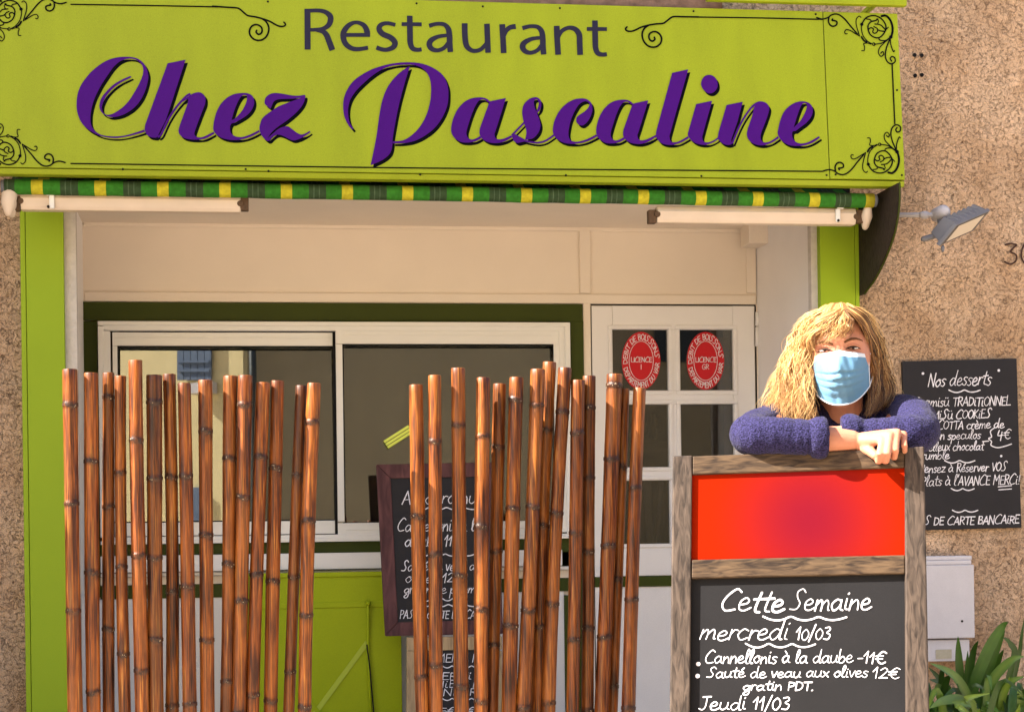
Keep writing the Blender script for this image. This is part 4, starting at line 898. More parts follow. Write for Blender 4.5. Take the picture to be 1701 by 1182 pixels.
LP([(560, 1400), (540, 1000), (700, 560), (860, 280), (940, 212)], .021, .5); LP([(640, 1300), (690, 850), (820, 480), (905, 300)], .016, .45, Yp + .05)
LP([(520, 1300), (430, 900), (400, 560), (398, 365)], .016, .4); LP([(560, 1350), (520, 860), (560, 540), (618, 410)], .014, .3, Yp + .1); LP([(480, 1300), (480, 900), (495, 640), (503, 520)], .008, .3)
LP([(620, 1400), (500, 1020), (340, 780), (100, 655)], .018, .6, Yp - .1, -.15); LP([(700, 1400), (480, 1080), (250, 1060), (95, 1140)], .018, .72, Yp - .12, -.15); LP([(500, 1350), (560, 1100), (480, 1040), (740, 980)], .013, .8, Yp - .15)
LP([(650, 1400), (740, 900), (950, 640), (1110, 580)], .017, .6, Yp - .05); LP([(760, 1400), (860, 1000), (960, 860), (1111, 800)], .016, .6, Yp - .1); LP([(860, 1400), (870, 1060), (930, 880), (950, 800)], .014, .7, Yp - .1)
LP([(600, 1350), (760, 800), (840, 600), (890, 505)], .013, .35, Yp + .1); LP([(800, 1300), (1000, 620), (950, 440), (885, 380)], .014, .35, Yp + .15); LP([(640, 1400), (560, 1120), (420, 1090), (330, 1075)], .013, .75, Yp - .16)
LP([(620, 1400), (700, 1120), (780, 1150), (850, 1200)], .014, .5, Yp - .15); LP([(420, 1300), (260, 920), (90, 830)], .013, .4, Yp + .1); LP([(400, 1300), (240, 900), (80, 700)], .013, .35, Yp + .15); LP([(900, 1300), (1050, 600), (1080, 380), (1115, 170)], .008, .2, Yp + .1)
LP([(1000, 1400), (1060, 1000), (1120, 940)], .016, .5); LP([(700, 1400), (470, 1180), (380, 1120), (480, 1182)], .012, .8, Yp - .2); LP([(980, 1400), (1030, 1180), (1060, 1090)], .013, .8, Yp - .2); LP([(560, 1400), (600, 1180), (660, 1165)], .012, .85, Yp - .22)
rl = random.Random(5)
for k in range(130):
    a = rl.uniform(-1.25, 1.25); h = rl.uniform(.2, .52) * (1 - .28 * abs(a)); base = P(1530 + rl.uniform(150, 1100) / 6.5, 1310, Yp); base = Vector((base.x, Yp + rl.uniform(-.22, .22), 0.02))
    out = Vector((math.sin(a), rl.uniform(-.9, .5), 0)); sp = rl.uniform(.12, .36)
    leaf([base, base + Vector((0, 0, h * .55)) + out * sp * .25, base + Vector((0, 0, h * .95)) + out * sp * .65, base + Vector((0, 0, h * rl.uniform(.7, 1.0))) + out * sp * 1.15], rl.uniform(.010, .018), rl.uniform(.1, .75))
o = link('foliage', bm, ML, plant, smooth=True)
at = o.data.color_attributes.new('tone', 'FLOAT_COLOR', 'POINT')
for i, tv in enumerate(tones): at.data[i].color = (tv, tv, tv, 1)
bm = NB()
for k in range(6):
    bm = NB(); q = Vector((plant.location.x + rl.uniform(-.2, .2), Yp + rl.uniform(-.15, .15), 0)); tube(bm, [q, q + Vector((0, 0, .08))], [.03, .02], 8); link('stem', bm, M['stem'], plant, smooth=True)

# ================================================================== BAMBOO POLES
def bamboo_mat():
    m = bpy.data.materials.new('varnished_bamboo'); m.use_nodes = True; t = m.node_tree; L = t.links.new; b = t.nodes['Principled BSDF']; b.inputs['Roughness'].default_value = .42; b.inputs['Specular IOR Level'].default_value = .4
    N = t.nodes.new
    def noise_(scale, detail, mpscale, src):
        mp = N('ShaderNodeMapping'); mp.inputs['Scale'].default_value = mpscale; L(src, mp.inputs[0]); n = N('ShaderNodeTexNoise'); n.inputs['Scale'].default_value = scale; n.inputs['Detail'].default_value = detail; L(mp.outputs[0], n.inputs[0]); return n.outputs[0]
    def mrange(src, a, b_, c, d):
        n = N('ShaderNodeMapRange'); n.inputs[1].default_value = a; n.inputs[2].default_value = b_; n.inputs[3].default_value = c; n.inputs[4].default_value = d; L(src, n.inputs[0]); return n.outputs[0]
    def mixc(bt, fac, A, B):
        n = N('ShaderNodeMix'); n.data_type = 'RGBA'; n.blend_type = bt
        for i, v in ((0, fac), (6, A), (7, B)):
            if isinstance(v, (int, float)): n.inputs[i].default_value = v
            elif isinstance(v, tuple): n.inputs[i].default_value = v
            else: L(v, n.inputs[i])
        return n.outputs[2]
    def math_(op, A, B):
        n = N('ShaderNodeMath'); n.operation = op; n.use_clamp = False
        for i, v in enumerate((A, B)):
            if isinstance(v, (int, float)): n.inputs[i].default_value = v
            else: L(v, n.inputs[i])
        return n.outputs[0]
    tc = N('ShaderNodeTexCoord'); oi = N('ShaderNodeObjectInfo')
    sc = N('ShaderNodeVectorMath'); sc.operation = 'SCALE'; sc.inputs[3].default_value = 9.0
    cx = N('ShaderNodeCombineXYZ')
    for i in range(3): L(oi.outputs['Random'], cx.inputs[i])
    L(cx.outputs[0], sc.inputs[0])
    ad = N('ShaderNodeVectorMath'); ad.operation = 'ADD'; L(tc.outputs['Object'], ad.inputs[0]); L(sc.outputs[0], ad.inputs[1]); co = ad.outputs[0]
    fine = noise_(330, 4, (1, 1, .03), co); mid = noise_(70, 5, (1, 1, .06), co); patch = noise_(14, 5, (1, 1, .35), co); spots = noise_(240, 3, (1, 1, .5), co)
    at = N('ShaderNodeAttribute'); at.attribute_name = 'tone'; sp = N('ShaderNodeSeparateColor'); L(at.outputs['Color'], sp.inputs[0])
    r1 = N('ShaderNodeValToRGB'); L(math_('ADD', math_('MULTIPLY', fine, .5), math_('MULTIPLY', mid, .5)), r1.inputs[0]); e = r1.color_ramp.elements
    e[0].position = .36; e[0].color = S(44, 16, 5); e[1].position = .64; e[1].color = S(230, 166, 76); x = e.new(.45); x.color = S(92, 40, 10); x = e.new(.55); x.color = S(172, 92, 24)
    hue = mixc('MIX', mrange(patch, .42, .68, 0, .55), r1.outputs[0], S(170, 104, 44))
    red = mixc('MULTIPLY', sp.outputs[2], hue, (.95, .8, .62, 1))
    vv = math_('MULTIPLY', sp.outputs[1], mrange(patch, .3, .7, .42, .95)); cb_ = N('ShaderNodeCombineColor')
    for i in range(3): L(vv, cb_.inputs[i])
    tnd = mixc('MULTIPLY', 1, red, cb_.outputs[0])
    streak = mrange(mid, .54, .63, 0, .7); st = mixc('MIX', streak, tnd, S(70, 32, 14))
    nd = math_('MINIMUM', 1.0, math_('MAXIMUM', 0.0, math_('MULTIPLY', sp.outputs[0], mrange(spots, .38, .62, .65, 1.3))))
    out = mixc('MIX', nd, st, S(44, 24, 16))
    pale = mixc('MIX', math_('MULTIPLY', mrange(spots, .63, .68, 0, .5), math_('GREATER_THAN', sp.outputs[0], .86)), out, S(226, 196, 160))
    L(pale, b.inputs['Base Color'])
    bp = N('ShaderNodeBump'); bp.inputs['Strength'].default_value = .5; bp.inputs['Distance'].default_value = .002; L(fine, bp.inputs['Height']); L(bp.outputs[0], b.inputs['Normal'])
    return m
MB_ = bamboo_mat()
YB = -2.5
# (top x, top y, x at the bottom edge, width, tone, depth, nodes, label)
LEFT = [
 (116, 613, 125.7, 25, 1.0, 0, (672, 836, 1014), 'leftmost bamboo pole, standing beside the lime pillar'),
 (151, 619, 158, 24, 1.05, .005, (766, 950, 1148), 'bamboo pole with long bright streak down its left, second from the lime pillar'),
 (180, 618.6, 183, 20, .72, .03, (659, 841, 1044), 'thin dark bamboo pole, third from the lime pillar'),
 (200, 624, 206.6, 20, 1.0, .01, (784, 941, 1085), 'thin reddish bamboo pole just left of the tallest left pole'),
 (225, 598, 233, 24, 1.0, -.01, (731, 922, 1113), 'tallest bamboo pole of the left cluster'),
 (256, 622.6, 263, 26, .62, .0, (668, 794, 926, 1061), 'bamboo pole with a blackened top end in the left cluster'),
 (281, 621, 284, 22, .85, .02, (792, 982, 1171), 'bamboo pole touching the right side of the black topped pole'),
 (306, 636, 317, 23, .9, .0, (790, 973, 1168), 'short bamboo pole in front of the reflected blue shutter'),
 (341, 631, 345, 24, .95, .01, (716, 888, 1062), 'bamboo pole with dark ring near its top, standing free of its neighbours mid left cluster'),
 (383, 624, 373, 24, .85, .02, (761, 936, 1131), 'dark shaded bamboo pole, left of the pair before the drainpipe reflection'),
 (407.5, 623, 396, 24, .92, -.005, (672, 825, 997), 'bamboo pole with a pale ragged ring near its top, in front of the drainpipe reflection'),
 (436.6, 635, 421, 23.5, .98, .0, (759, 954, 1153), 'bamboo pole with charred patch, left of the pair before the dark glass'),
 (461, 632, 451, 23, .95, .012, (777, 965, 1163), 'bamboo pole with double dark ring, right of the pair before the dark glass'),
 (501, 640, 479, 20, .66, .025, (790, 957, 1115), 'dark brown leaning bamboo pole beside the last left pole'),
 (522, 636, 505, 23, 1.08, -.01, (701, 864, 1021, 1173), 'last bamboo pole on the right edge of the left cluster, leaning left'),
]
RIGHT = [
 (691, 638.6, 703, 24, 1.08, .012, (857, 1124), 'leftmost bamboo pole of the right cluster, golden on top'),
 (722, 623, 725, 23, 1.05, -.005, (733, 920, 1104), 'golden bamboo pole with pale ring in front of the plum framed chalkboard'),
 (761, 611, 766, 25, .92, .0, (706, 955), 'bowed bamboo pole standing alone in front of the framed chalkboard'),
 (803, 627, 799, 24, 1.05, -.008, (725, 874, 1011, 1164), 'golden bamboo pole at the right edge of the framed chalkboard'),
 (830, 637, 818, 22, .78, .025, (742, 915, 1070), 'dark bamboo pole half hidden behind two golden poles'),
 (858, 626.5, 843.5, 25, 1.1, -.008, (664, 844, 1039), 'bright golden bamboo pole with a grey weathered tip'),
 (893.5, 613, 867, 25, .9, -.01, (673, 841, 1013), 'leaning bamboo pole with black smudged tip in front of the tallest right pole'),
 (913, 601, 891, 24, .95, .025, (713, 873, 1039), 'tallest bamboo pole of the right cluster, partly behind the smudged pole'),
 (938.6, 610.5, 913, 23, .88, .0, (684, 852, 1002, 1166), 'leaning bamboo pole crossing the right window frame'),
 (960.5, 631, 951, 23, .85, -.01, (719, 885, 1062), 'reddish bamboo pole in front of the olive window trim'),
 (978.6, 624, 974, 22, .72, .02, (677, 793, 915, 1042, 1179), 'dull brown bamboo pole just left of the white door stile'),
 (1021, 621, 1001, 26, .9, .0, (640, 762, 906, 1057), 'thickest bamboo pole in front of the door, ring at its tip'),
 (1038, 645, 1020, 17, .95, .025, (775, 962, 1139), 'thinnest bamboo pole, tucked between two poles before the door'),
 (1062.6, 644, 1042, 23, .92, -.008, (810, 995, 1175), 'rightmost bamboo pole, nearest to the pavement board'),
]
rb = random.Random(11)
def bamboo(tx, ty, bxp, w, tone, dY, nodes, label, grp):
    Y = YB + dY; Y += .176 * (P(tx, ty, Y).x + .47)   # the row runs along the sun's direction
    xa = lambda y: tx + (bxp - tx) * (y - ty) / (1182 - ty)
    top = P(tx, ty, Y); scale = F / ((Y + 7) * math.cos(PSI) + top.x * math.sin(PSI)); r0 = w / 2 / scale
    base = P(xa(1182), 1182, Y); dirv = (base - top).normalized(); bot = top + dirv * (top.z / -dirv.z)
    Lm = (bot - top).length
    nd = [(P(xa(y), y, Y) - top).length for y in nodes]
    gap = rb.uniform(.24, .3)
    while nd[-1] + gap < Lm - .1: nd.append(nd[-1] + gap)
    bow = Vector((rb.uniform(-.006, .006), rb.uniform(-.005, .005), 0)); ph = rb.uniform(0, 6)
    st = set([0, .002, Lm]); k = .02
    while k < Lm: st.add(k); k += .035
    for q in nd:
        for dd in (-.012, -.006, -.003, 0, .003, .006, .012): st.add(q + dd)
    st = sorted(v for v in st if 0 <= v <= Lm)
    bm = NB(); tn = []; pts = []; rad = []
    for s in st:
        g = min(abs(s - q) for q in nd); rr_ = r0 * (1 + .035 * math.sin(s * 5 + ph) - .03 * min(1, g / .08))
        if g < .0045: rr_ *= 1.075 - .025 * (g < .001)
        elif g < .01: rr_ *= .975
        kk = math.sin(s * 3.2 + ph) - math.sin(ph) * (1 - s / Lm)
        pts.append(top + dirv * s + bow * kk); rad.append(rr_ if s > .001 else rr_ * .93)
    seg = 16; rings = tube(bm, pts, rad, seg, ends=False)
    hue = rb.uniform(.0, .75); ndk = {q: (rb.uniform(.75, 1.0), rb.uniform(0, 6.3), rb.uniform(.015, .06)) for q in nd}
    for s in st:
        q = min(nd, key=lambda v: abs(s - v)); dk, pa, sp_ = ndk[q]; g = s - q
        for k in range(seg):
            gg = g + .004 * math.sin(2 * math.pi * k / seg * 2 + pa)
            v = min(1, max(0, 1.25 - abs(gg) / .010)) * dk + (dk * .55 * max(0, 1 - gg / sp_) if gg > 0 else .2 * max(0, 1 + gg / .02)) * (.5 + .5 * math.sin(2 * math.pi * k / seg + pa))
            tn.append((min(1, v + (.3 if (tone < .7 and s < nd[0]) else 0) + (.25 * max(0, 1 - s / .012))), tone * (1 + rb.uniform(-.05, .05)), hue))
    o = link('bamboo_pole', bm, MB_, None, smooth=True); o.location = (0, 0, 0)
    org = Vector((bot.x, bot.y, 0)); o.data.transform(Matrix.Translation(-org)); o.location = org
    at = o.data.color_attributes.new('tone', 'FLOAT_COLOR', 'POINT')
    for i, (a, b, h_) in enumerate(tn): at.data[i].color = (a, min(1.2, b), h_, 1)
    tag(o, label, 'bamboo pole', grp)
for a in LEFT: bamboo(*a, 'bamboo poles of the left cluster')
for a in RIGHT: bamboo(*a, 'bamboo poles of the right cluster')

# unseen house added at the left, sized to shade the restaurant front
bm = NB(); bx(bm, -9, -4.2, -2.7, 1.7, 0, 11)
bx(bm, -9, -4.2, -3.2, -2.7, 0, 4.45)  # unseen lower wing added to shade the foot of the first poles
nh = empty('unseen_shade_house', (-6, -1, 0), 'unseen plain house added at the left to shade the restaurant front', 'house'); link('wall', bm, M['greyhouse'], nh)
bm = NB(); bx(bm, -4.205, -4.17, -1.6, -.7, 1.1, 2.3); link('shutter', bm, M['navy'], nh)
# ================================================================== HOUSES ACROSS THE STREET (seen only in the window)
mn = Vector((0, -math.cos(TILT), math.sin(TILT)))
def mray(px, py): q = ray(px, py); return q - mn * (2 * q.dot(mn))
MO = CAMP - mn * (2 * (CAMP - PANE0).dot(mn))
class MPlane:
    def __init__(s, p0, n): s.p0 = Vector(p0); s.n = Vector(n).normalized()
    def pt(s, px, py, lift=0):
        r = mray(px, py); t = (s.p0 - MO).dot(s.n) / r.dot(s.n); return MO + r * t + s.n * lift
px_e = MPlane((0, -13, 0), (0, 1, 0)).pt(405, 700).x
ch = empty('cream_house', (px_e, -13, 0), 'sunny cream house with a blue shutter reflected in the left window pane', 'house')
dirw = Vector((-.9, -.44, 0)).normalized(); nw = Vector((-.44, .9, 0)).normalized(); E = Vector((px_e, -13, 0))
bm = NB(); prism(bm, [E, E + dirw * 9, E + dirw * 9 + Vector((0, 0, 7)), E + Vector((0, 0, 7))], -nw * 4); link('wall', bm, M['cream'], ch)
CP = MPlane(E, nw)
bm = NB()
for k in range(5):
    x0 = 298 + 57 * k / 5; x1 = 298 + 57 * (k + 1) / 5 - 1
    prism(bm, [CP.pt(x0, 480, .03), CP.pt(x1, 480, .03), CP.pt(x1, 632, .03), CP.pt(x0, 632, .03)], nw * .03)
for y in (600, 615): prism(bm, [CP.pt(301, y, .061), CP.pt(352, y, .061), CP.pt(352, y + 4, .061), CP.pt(301, y + 4, .061)], nw * .02)
link('shutter', bm, M['navy'], ch)
bm = NB(); prism(bm, [CP.pt(320, 640, .02), CP.pt(362, 636, .02), CP.pt(362, 654, .02), CP.pt(320, 656, .02)], nw * .12); link('lamp_box', bm, M['meter'], ch)
bm = NB(); prism(bm, [CP.pt(323, 810, .02), CP.pt(336, 810, .02), CP.pt(336, 900, .02), CP.pt(323, 900, .02)], nw * .05); link('door', bm, M['navy'], ch)
bm = NB(); q0, q1 = MPlane((0, -12.95, 0), (0, 1, 0)).pt(419, 540), MPlane((0, -12.95, 0), (0, 1, 0)).pt(420, 900); rod(bm, Vector((q0.x, -12.9, 7.4)), Vector((q0.x, -12.9, 0)), .045); link('drainpipe', bm, M['pipe'], ch, smooth=True)
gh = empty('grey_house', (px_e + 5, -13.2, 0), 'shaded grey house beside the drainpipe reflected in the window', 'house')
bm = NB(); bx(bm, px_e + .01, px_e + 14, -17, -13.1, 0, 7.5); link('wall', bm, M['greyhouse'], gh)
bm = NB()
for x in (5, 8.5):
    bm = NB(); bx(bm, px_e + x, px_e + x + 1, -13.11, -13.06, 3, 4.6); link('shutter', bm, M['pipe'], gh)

# ================================================================== PERSON
YH = -2.72
Hc = P(1394, 594, YH)
hf = Vector((CAMP.x - Hc.x, CAMP.y - Hc.y, 0)).normalized(); hu = Vector((0, 0, 1)); hx = hu.cross(hf).normalized()
rot = Matrix.Rotation(R_(2.0), 3, hf) ; hx = rot @ hx; hu = rot @ hu
def HL(x, y, z): return Hc + hx * x + hf * y + hu * z
person = empty('person', (Hc.x, -2.5, 0), 'wavy haired blonde woman in purple jumper and blue mask, arms folded on the pavement board', 'person')
def g1(v, s): return math.exp(-(v / s) ** 2)
def headw(z): return .0765 * (1 - .30 * max(0, -z / .125) ** 1.6)
def front_add(x, z):
    a = -.009 * (g1(x - .034, .019) + g1(x + .034, .019)) * g1(z - .012, .015)
    a += .005 * g1(z - .034, .012) * g1(x, .06) - .003 * g1(z - .012, .02) * g1(x, .01)
    zz = (.022 - z) / .065
    if 0 < zz < 1.25: a += .026 * g1(x, .0105 + .005 * zz) * (min(1, zz) ** 1.1) * (1 if zz < 1 else max(0, 1 - (zz - 1) * 4))
    a += .005 * (g1(x - .042, .02) + g1(x + .042, .02)) * g1(z + .022, .022)
    return a
def front(x, z):
    w = headw(z); q = 1 - (x / w) ** 2 - (z / .122) ** 2
    return .096 * max(0, q) ** .40 + front_add(x, z)
def head_mesh(bm):
    nu, nv = 72, 56; rows_ = []
    for j in range(nv + 1):
        th = math.pi * j / nv; rows_.append([])
        for i in range(nu):
            ph = 2 * math.pi * i / nu; dx, dy, dz = math.sin(th) * math.cos(ph), math.sin(th) * math.sin(ph), math.cos(th)
            z = .122 * dz; x = headw(z) * dx
            if dy >= 0: y = .096 * dy ** .80 + front_add(x, z) * min(1, dy * 2.5)
            else: y = .100 * dy * (1 if z > -.03 else max(.45, 1 + (z + .03) * 7))
            rows_[-1].append(bm.verts.new(HL(x, y, z)))
    for j in range(nv):
        for i in range(nu):
            try: bm.faces.new((rows_[j][i], rows_[j + 1][i], rows_[j + 1][(i + 1) % nu], rows_[j][(i + 1) % nu]))
            except ValueError: pass
    bmesh.ops.remove_doubles(bm, verts=bm.verts, dist=1e-6)
def remesh(o, size, sm=0, fac=.5):
    m = o.modifiers.new('union', 'REMESH'); m.mode = 'VOXEL'; m.voxel_size = size; m.use_smooth_shade = True
    if sm: s = o.modifiers.new('smooth', 'SMOOTH'); s.iterations = sm; s.factor = fac
def sk(name, c0, ss=.12, rough=.5):
    m = mat(name, c0, rough, .35, .06, 60, .12, 500); b = m.node_tree.nodes['Principled BSDF']
    b.inputs['Subsurface Weight'].default_value = ss; b.inputs['Subsurface Radius'].default_value = (.012, .005, .003); b.inputs['Subsurface Scale'].default_value = 1; return m
MSKIN = sk('skin', S(188, 128, 102))
# ---- body skin: head, neck, torso core, arms, hands, legs in one continuous surface
bm = NB(); head_mesh(bm)
for s in (-1, 1):
    e = [HL(s * .076, -.008, .006), HL(s * .081, -.016, -.018), HL(s * .075, -.006, -.044)]; tube(bm, e, [(.008, .016), (.008, .019), (.006, .010)], 10)
chest = P(1398, 745, -2.62); nk = HL(0, -.025, -.07)
tube(bm, [nk, HL(0, -.03, -.11), P(1396, 705, -2.68), chest], [.056, .053, .058, .075], 18)
pel = Vector((Hc.x + .06, -2.34, .92))
tube(bm, [P(1396, 728, -2.665), chest, chest * .5 + pel * .5, pel], [(.12, .07), (.14, .095), (.12, .09), (.145, .11)], 20, flat=(1, -.1, 0))
shR, shL = P(1303, 702, -2.70), P(1490, 692, -2.68)
elR, elL = P(1246, 723, -2.90), P(1521, 720, -2.90)
wrR = P(1418, 732, -2.955)
tube(bm, [chest + Vector((-.08, 0, .05)), shR, (shR + elR) / 2, elR, P(1310, 724, -2.93), P(1372, 729, -2.95), wrR], [.05, .045, .04, .034, .036, .031, .0245], 16)
wrL = P(1392, 726, -2.865); hdL = P(1330, 728, -2.86)
tube(bm, [chest + Vector((.08, 0, .05)), shL, (shL + elL) / 2, elL, P(1460, 722, -2.885), wrL, hdL], [.05, .045, .04, .034, .036, .027, .028], 16)
# her right hand: palm block over the top rail, four bent fingers, thumb
mc = [P(1466, 731, -3.005), P(1478, 723, -3.005), P(1490, 718, -2.998), P(1501, 721, -2.985)]
pip = [P(1461, 754, -3.035), P(1474, 753, -3.038), P(1487, 748, -3.03), P(1502, 740, -3.012)]
dip = [P(1460, 766, -3.018), P(1472, 765, -3.022), P(1486, 759, -3.015), P(1503, 749, -2.998)]
tip = [P(1458, 766, -3.000), P(1470, 766, -3.004), P(1483, 759, -2.998), P(1500, 750, -2.984)]
for k in range(4):
    rr_ = (.0086, .009, .0087, .0078)[k]
    w0 = wrR + (Vector((0, 0, 1)) * (.012 - .008 * k)) * -1
    tube(bm, [wrR * .8 + mc[k] * .2, wrR * .45 + mc[k] * .55, mc[k]], [.017, .0145, rr_ * 1.22], 10)
    tube(bm, [mc[k], (mc[k] + pip[k]) / 2, pip[k], dip[k], tip[k]], [rr_ * 1.16, rr_ * .98, rr_ * 1.08, rr_ * .93, rr_ * .8], 10)
tube(bm, [P(1428, 740, -2.96), P(1444, 748, -2.985), P(1455, 757, -3.005), P(1462, 762, -3.005)], [.014, .0125, .0105, .0085], 10)
# her left hand tucked under the other forearm
for k in range(4): tube(bm, [hdL, hdL + Vector((-.045, -.01, .012 - .014 * k)), hdL + Vector((-.075, -.005, .010 - .016 * k)), hdL + Vector((-.088, .01, .004 - .016 * k))], [.017, .010, .009, .008], 8)
tube(bm, [hdL, hdL + Vector((-.02, .0, .03)), hdL + Vector((-.045, .005, .036))], [.014, .011, .009], 8)
for s in (-1, 1):
    hip = pel + Vector((s * .085, .01, -.04)); kn = Vector((hip.x + s * .01, -2.33, .47)); an = Vector((kn.x, -2.27, .085))
    tube(bm, [hip, kn, an, Vector((kn.x, -2.40, .045))], [.085, .055, .04, .03], 14)
body = link('body', bm, MSKIN, person, smooth=True); remesh(body, .003, 3, .5)
# finger nails stay hidden under the curled fingers; creases come from the separate chains

# ---- jumper
def knit():
    m = bpy.data.materials.new('purple_knit'); m.use_nodes = True; t = m.node_tree; L = t.links.new; b = t.nodes['Principled BSDF']; b.inputs['Roughness'].default_value = .9; b.inputs['Specular IOR Level'].default_value = .15; b.inputs['Sheen Weight'].default_value = .05
    tc = t.nodes.new('ShaderNodeTexCoord')
    mp = t.nodes.new('ShaderNodeMapping'); mp.inputs['Scale'].default_value = (1, 1, 1.6); L(tc.outputs['Object'], mp.inputs[0])
    v = t.nodes.new('ShaderNodeTexVoronoi'); v.inputs['Scale'].default_value = 190; L(mp.outputs[0], v.inputs[0])
    n = t.nodes.new('ShaderNodeTexNoise'); n.inputs['Scale'].default_value = 260; n.inputs['Detail'].default_value = 4; L(tc.outputs['Object'], n.inputs[0])
    r = t.nodes.new('ShaderNodeValToRGB'); L(n.outputs[0], r.inputs[0]); e = r.color_ramp.elements; e[0].position = .35; e[0].color = S(14, 12, 36); e[1].position = .68; e[1].color = S(54, 50, 94)
    L(r.outputs[0], b.inputs['Base Color'])
    a = t.nodes.new('ShaderNodeMath'); a.operation = 'ADD'; L(v.outputs[0], a.inputs[0]); L(n.outputs[0], a.inputs[1])
    bp = t.nodes.new('ShaderNodeBump'); bp.inputs['Strength'].default_value = .6; bp.inputs['Distance'].default_value = .003; bp.invert = True; L(a.outputs[0], bp.inputs['Height']); L(bp.outputs[0], b.inputs['Normal']); return m
MK = knit(); rk = random.Random(3)
def sleeve(bm, pts, rad, n=5):
    q = crom([tuple(p) + (r,) for p, r in zip(pts, rad)], n=n)
    P_ = [Vector(a[:3]) for a in q]; rd = [a[3] * (1 + .04 * math.sin(i * 1.9) * rk.uniform(.3, 1)) for i, a in enumerate(q)]
    tube(bm, P_, rd, 20)
bm = NB()
sleeve(bm, [P(1345, 712, -2.66), shR + Vector((0, 0, -.004)), P(1262, 714, -2.80), elR, P(1280, 723, -2.925), P(1312, 724, -2.937), P(1338, 726, -2.945)], [.075, .059, .052, .046, .045, .043, .042])
tube(bm, [P(1346, 726, -2.948), P(1351, 726, -2.949), P(1360, 727, -2.951), P(1369, 727, -2.953), P(1374, 727, -2.954)], [.043, .049, .052, .051, .045], 22, ends=False)
sleeve(bm, [P(1440, 705, -2.64), shL, P(1516, 698, -2.78), P(1523, 719, -2.89), P(1488, 722, -2.90), P(1460, 722, -2.892), P(1442, 723, -2.885)], [.075, .058, .056, .051, .046, .042, .041])
tube(bm, [P(1428, 722, -2.88), P(1421, 721, -2.878), P(1411, 721, -2.875), P(1402, 720, -2.872), P(1397, 720, -2.87)], [.040, .046, .048, .046, .040], 22, ends=False)
tube(bm, [P(1396, 722, -2.655), chest + Vector((0, .01, 0)), chest * .5 + pel * .5, pel + Vector((0, 0, -.02))], [(.155, .085), (.165, .11), (.15, .11), (.175, .135)], 24, flat=(1, -.1, 0))
jumper = link('jumper', bm, MK, person, smooth=True); remesh(jumper, .0042, 3, .5)
txw = bpy.data.textures.new('fold_noise', 'CLOUDS'); txw.noise_scale = .055; txw.noise_depth = 3
dm = jumper.modifiers.new('folds', 'DISPLACE'); dm.texture = txw; dm.texture_coords = 'GLOBAL'; dm.strength = .008; dm.mid_level = .5
bm = NB()
for s in (-1, 1):
    hip = pel + Vector((s * .085, .01, -.03)); kn = Vector((hip.x + s * .01, -2.33, .47)); tube(bm, [hip, kn, Vector((kn.x, -2.27, .12))], [.105, .074, .06], 18)
tr = link('trousers', bm, mat('dark_denim', S(44, 50, 70), .9, .1, .15, 40), person, smooth=True); remesh(tr, .008, 2)
for s in (-1, 1):
    x = pel.x + s * .095; bm = NB(); tube(bm, [(x, -2.24, .05), (x, -2.34, .05), (x, -2.46, .035)], [(.042, .05), (.046, .045), (.04, .03)], 14); link('shoe', bm, mat('black_leather', S(26, 24, 24), .5), person, smooth=True)

# ---- face details
MHAIRD = mat('brow_hair', S(92, 58, 34), .6, .2); MLASH = mat('dark_lash', S(34, 22, 18), .6, .2); MEYE = mat('eye_white', S(205, 190, 180), .3, .5); MIRIS = mat('brown_iris', S(58, 38, 26), .2, .5); MLIP = mat('eyelid_skin', S(188, 124, 100), .5, .3)
for s, ez in ((-1, .012), (1, .0135)):
    ex_ = s * .034
    fp = lambda dx, dz, o=0.0: HL(ex_ + dx, front(ex_ + dx, ez + dz) + o, ez + dz)
    bm = NB(); c0 = fp(0, 0, -.0005); tube(bm, [c0 - hx * .010, c0, c0 + hx * .010], [(.002, .002), (.003, .0027), (.002, .002)], 10, flat=hf); ew = link('eye', bm, MEYE, person, smooth=True)
    bm = NB(); c1 = fp(0, .0003, .002); tube(bm, [c1 - hf * .001, c1 + hf * .0008], [.0036, .003], 12, ends=False); link('iris', bm, MIRIS, ew, smooth=True)
    bm = NB(); q = [fp(dx, .0035 - 18 * dx * dx, .0025) for dx in (-.017, -.012, -.006, 0, .006, .012, .017)]; tube(bm, q, [.0008, .0016, .002, .0021, .002, .0017, .0009], 8); link('upper_lash', bm, MLASH, person, smooth=True)
    bm = NB(); q = [fp(dx, -.003 + 14 * dx * dx, .0018) for dx in (-.014, -.007, 0, .007, .014)]; tube(bm, q, [.0005, .0009, .001, .0009, .0006], 6); link('lower_lash', bm, mat('lower_lash_line', S(96, 56, 46), .6), person, smooth=True)
    bm = NB(); q = [fp(dx, .0105 - 22 * dx * dx, .0006) for dx in (-.017, -.009, 0, .009, .016)]; tube(bm, q, [.0008, .0015, .0018, .0015, .0008], 6); link('eyelid_fold', bm, MLIP, person, smooth=True)
    bm = NB(); bz = .0225 if s > 0 else .021
    q = [fp(s * dx, bz - 14 * (dx - .003) ** 2 + .05 * dx, .0015) for dx in (-.020, -.012, -.003, .008, .017, .024)]; tube(bm, q, [(.001, .0022), (.0013, .003), (.0014, .003), (.0013, .0025), (.001, .0018), (.0006, .0008)], 8, flat=hf); link('eyebrow', bm, MHAIRD, person, smooth=True)
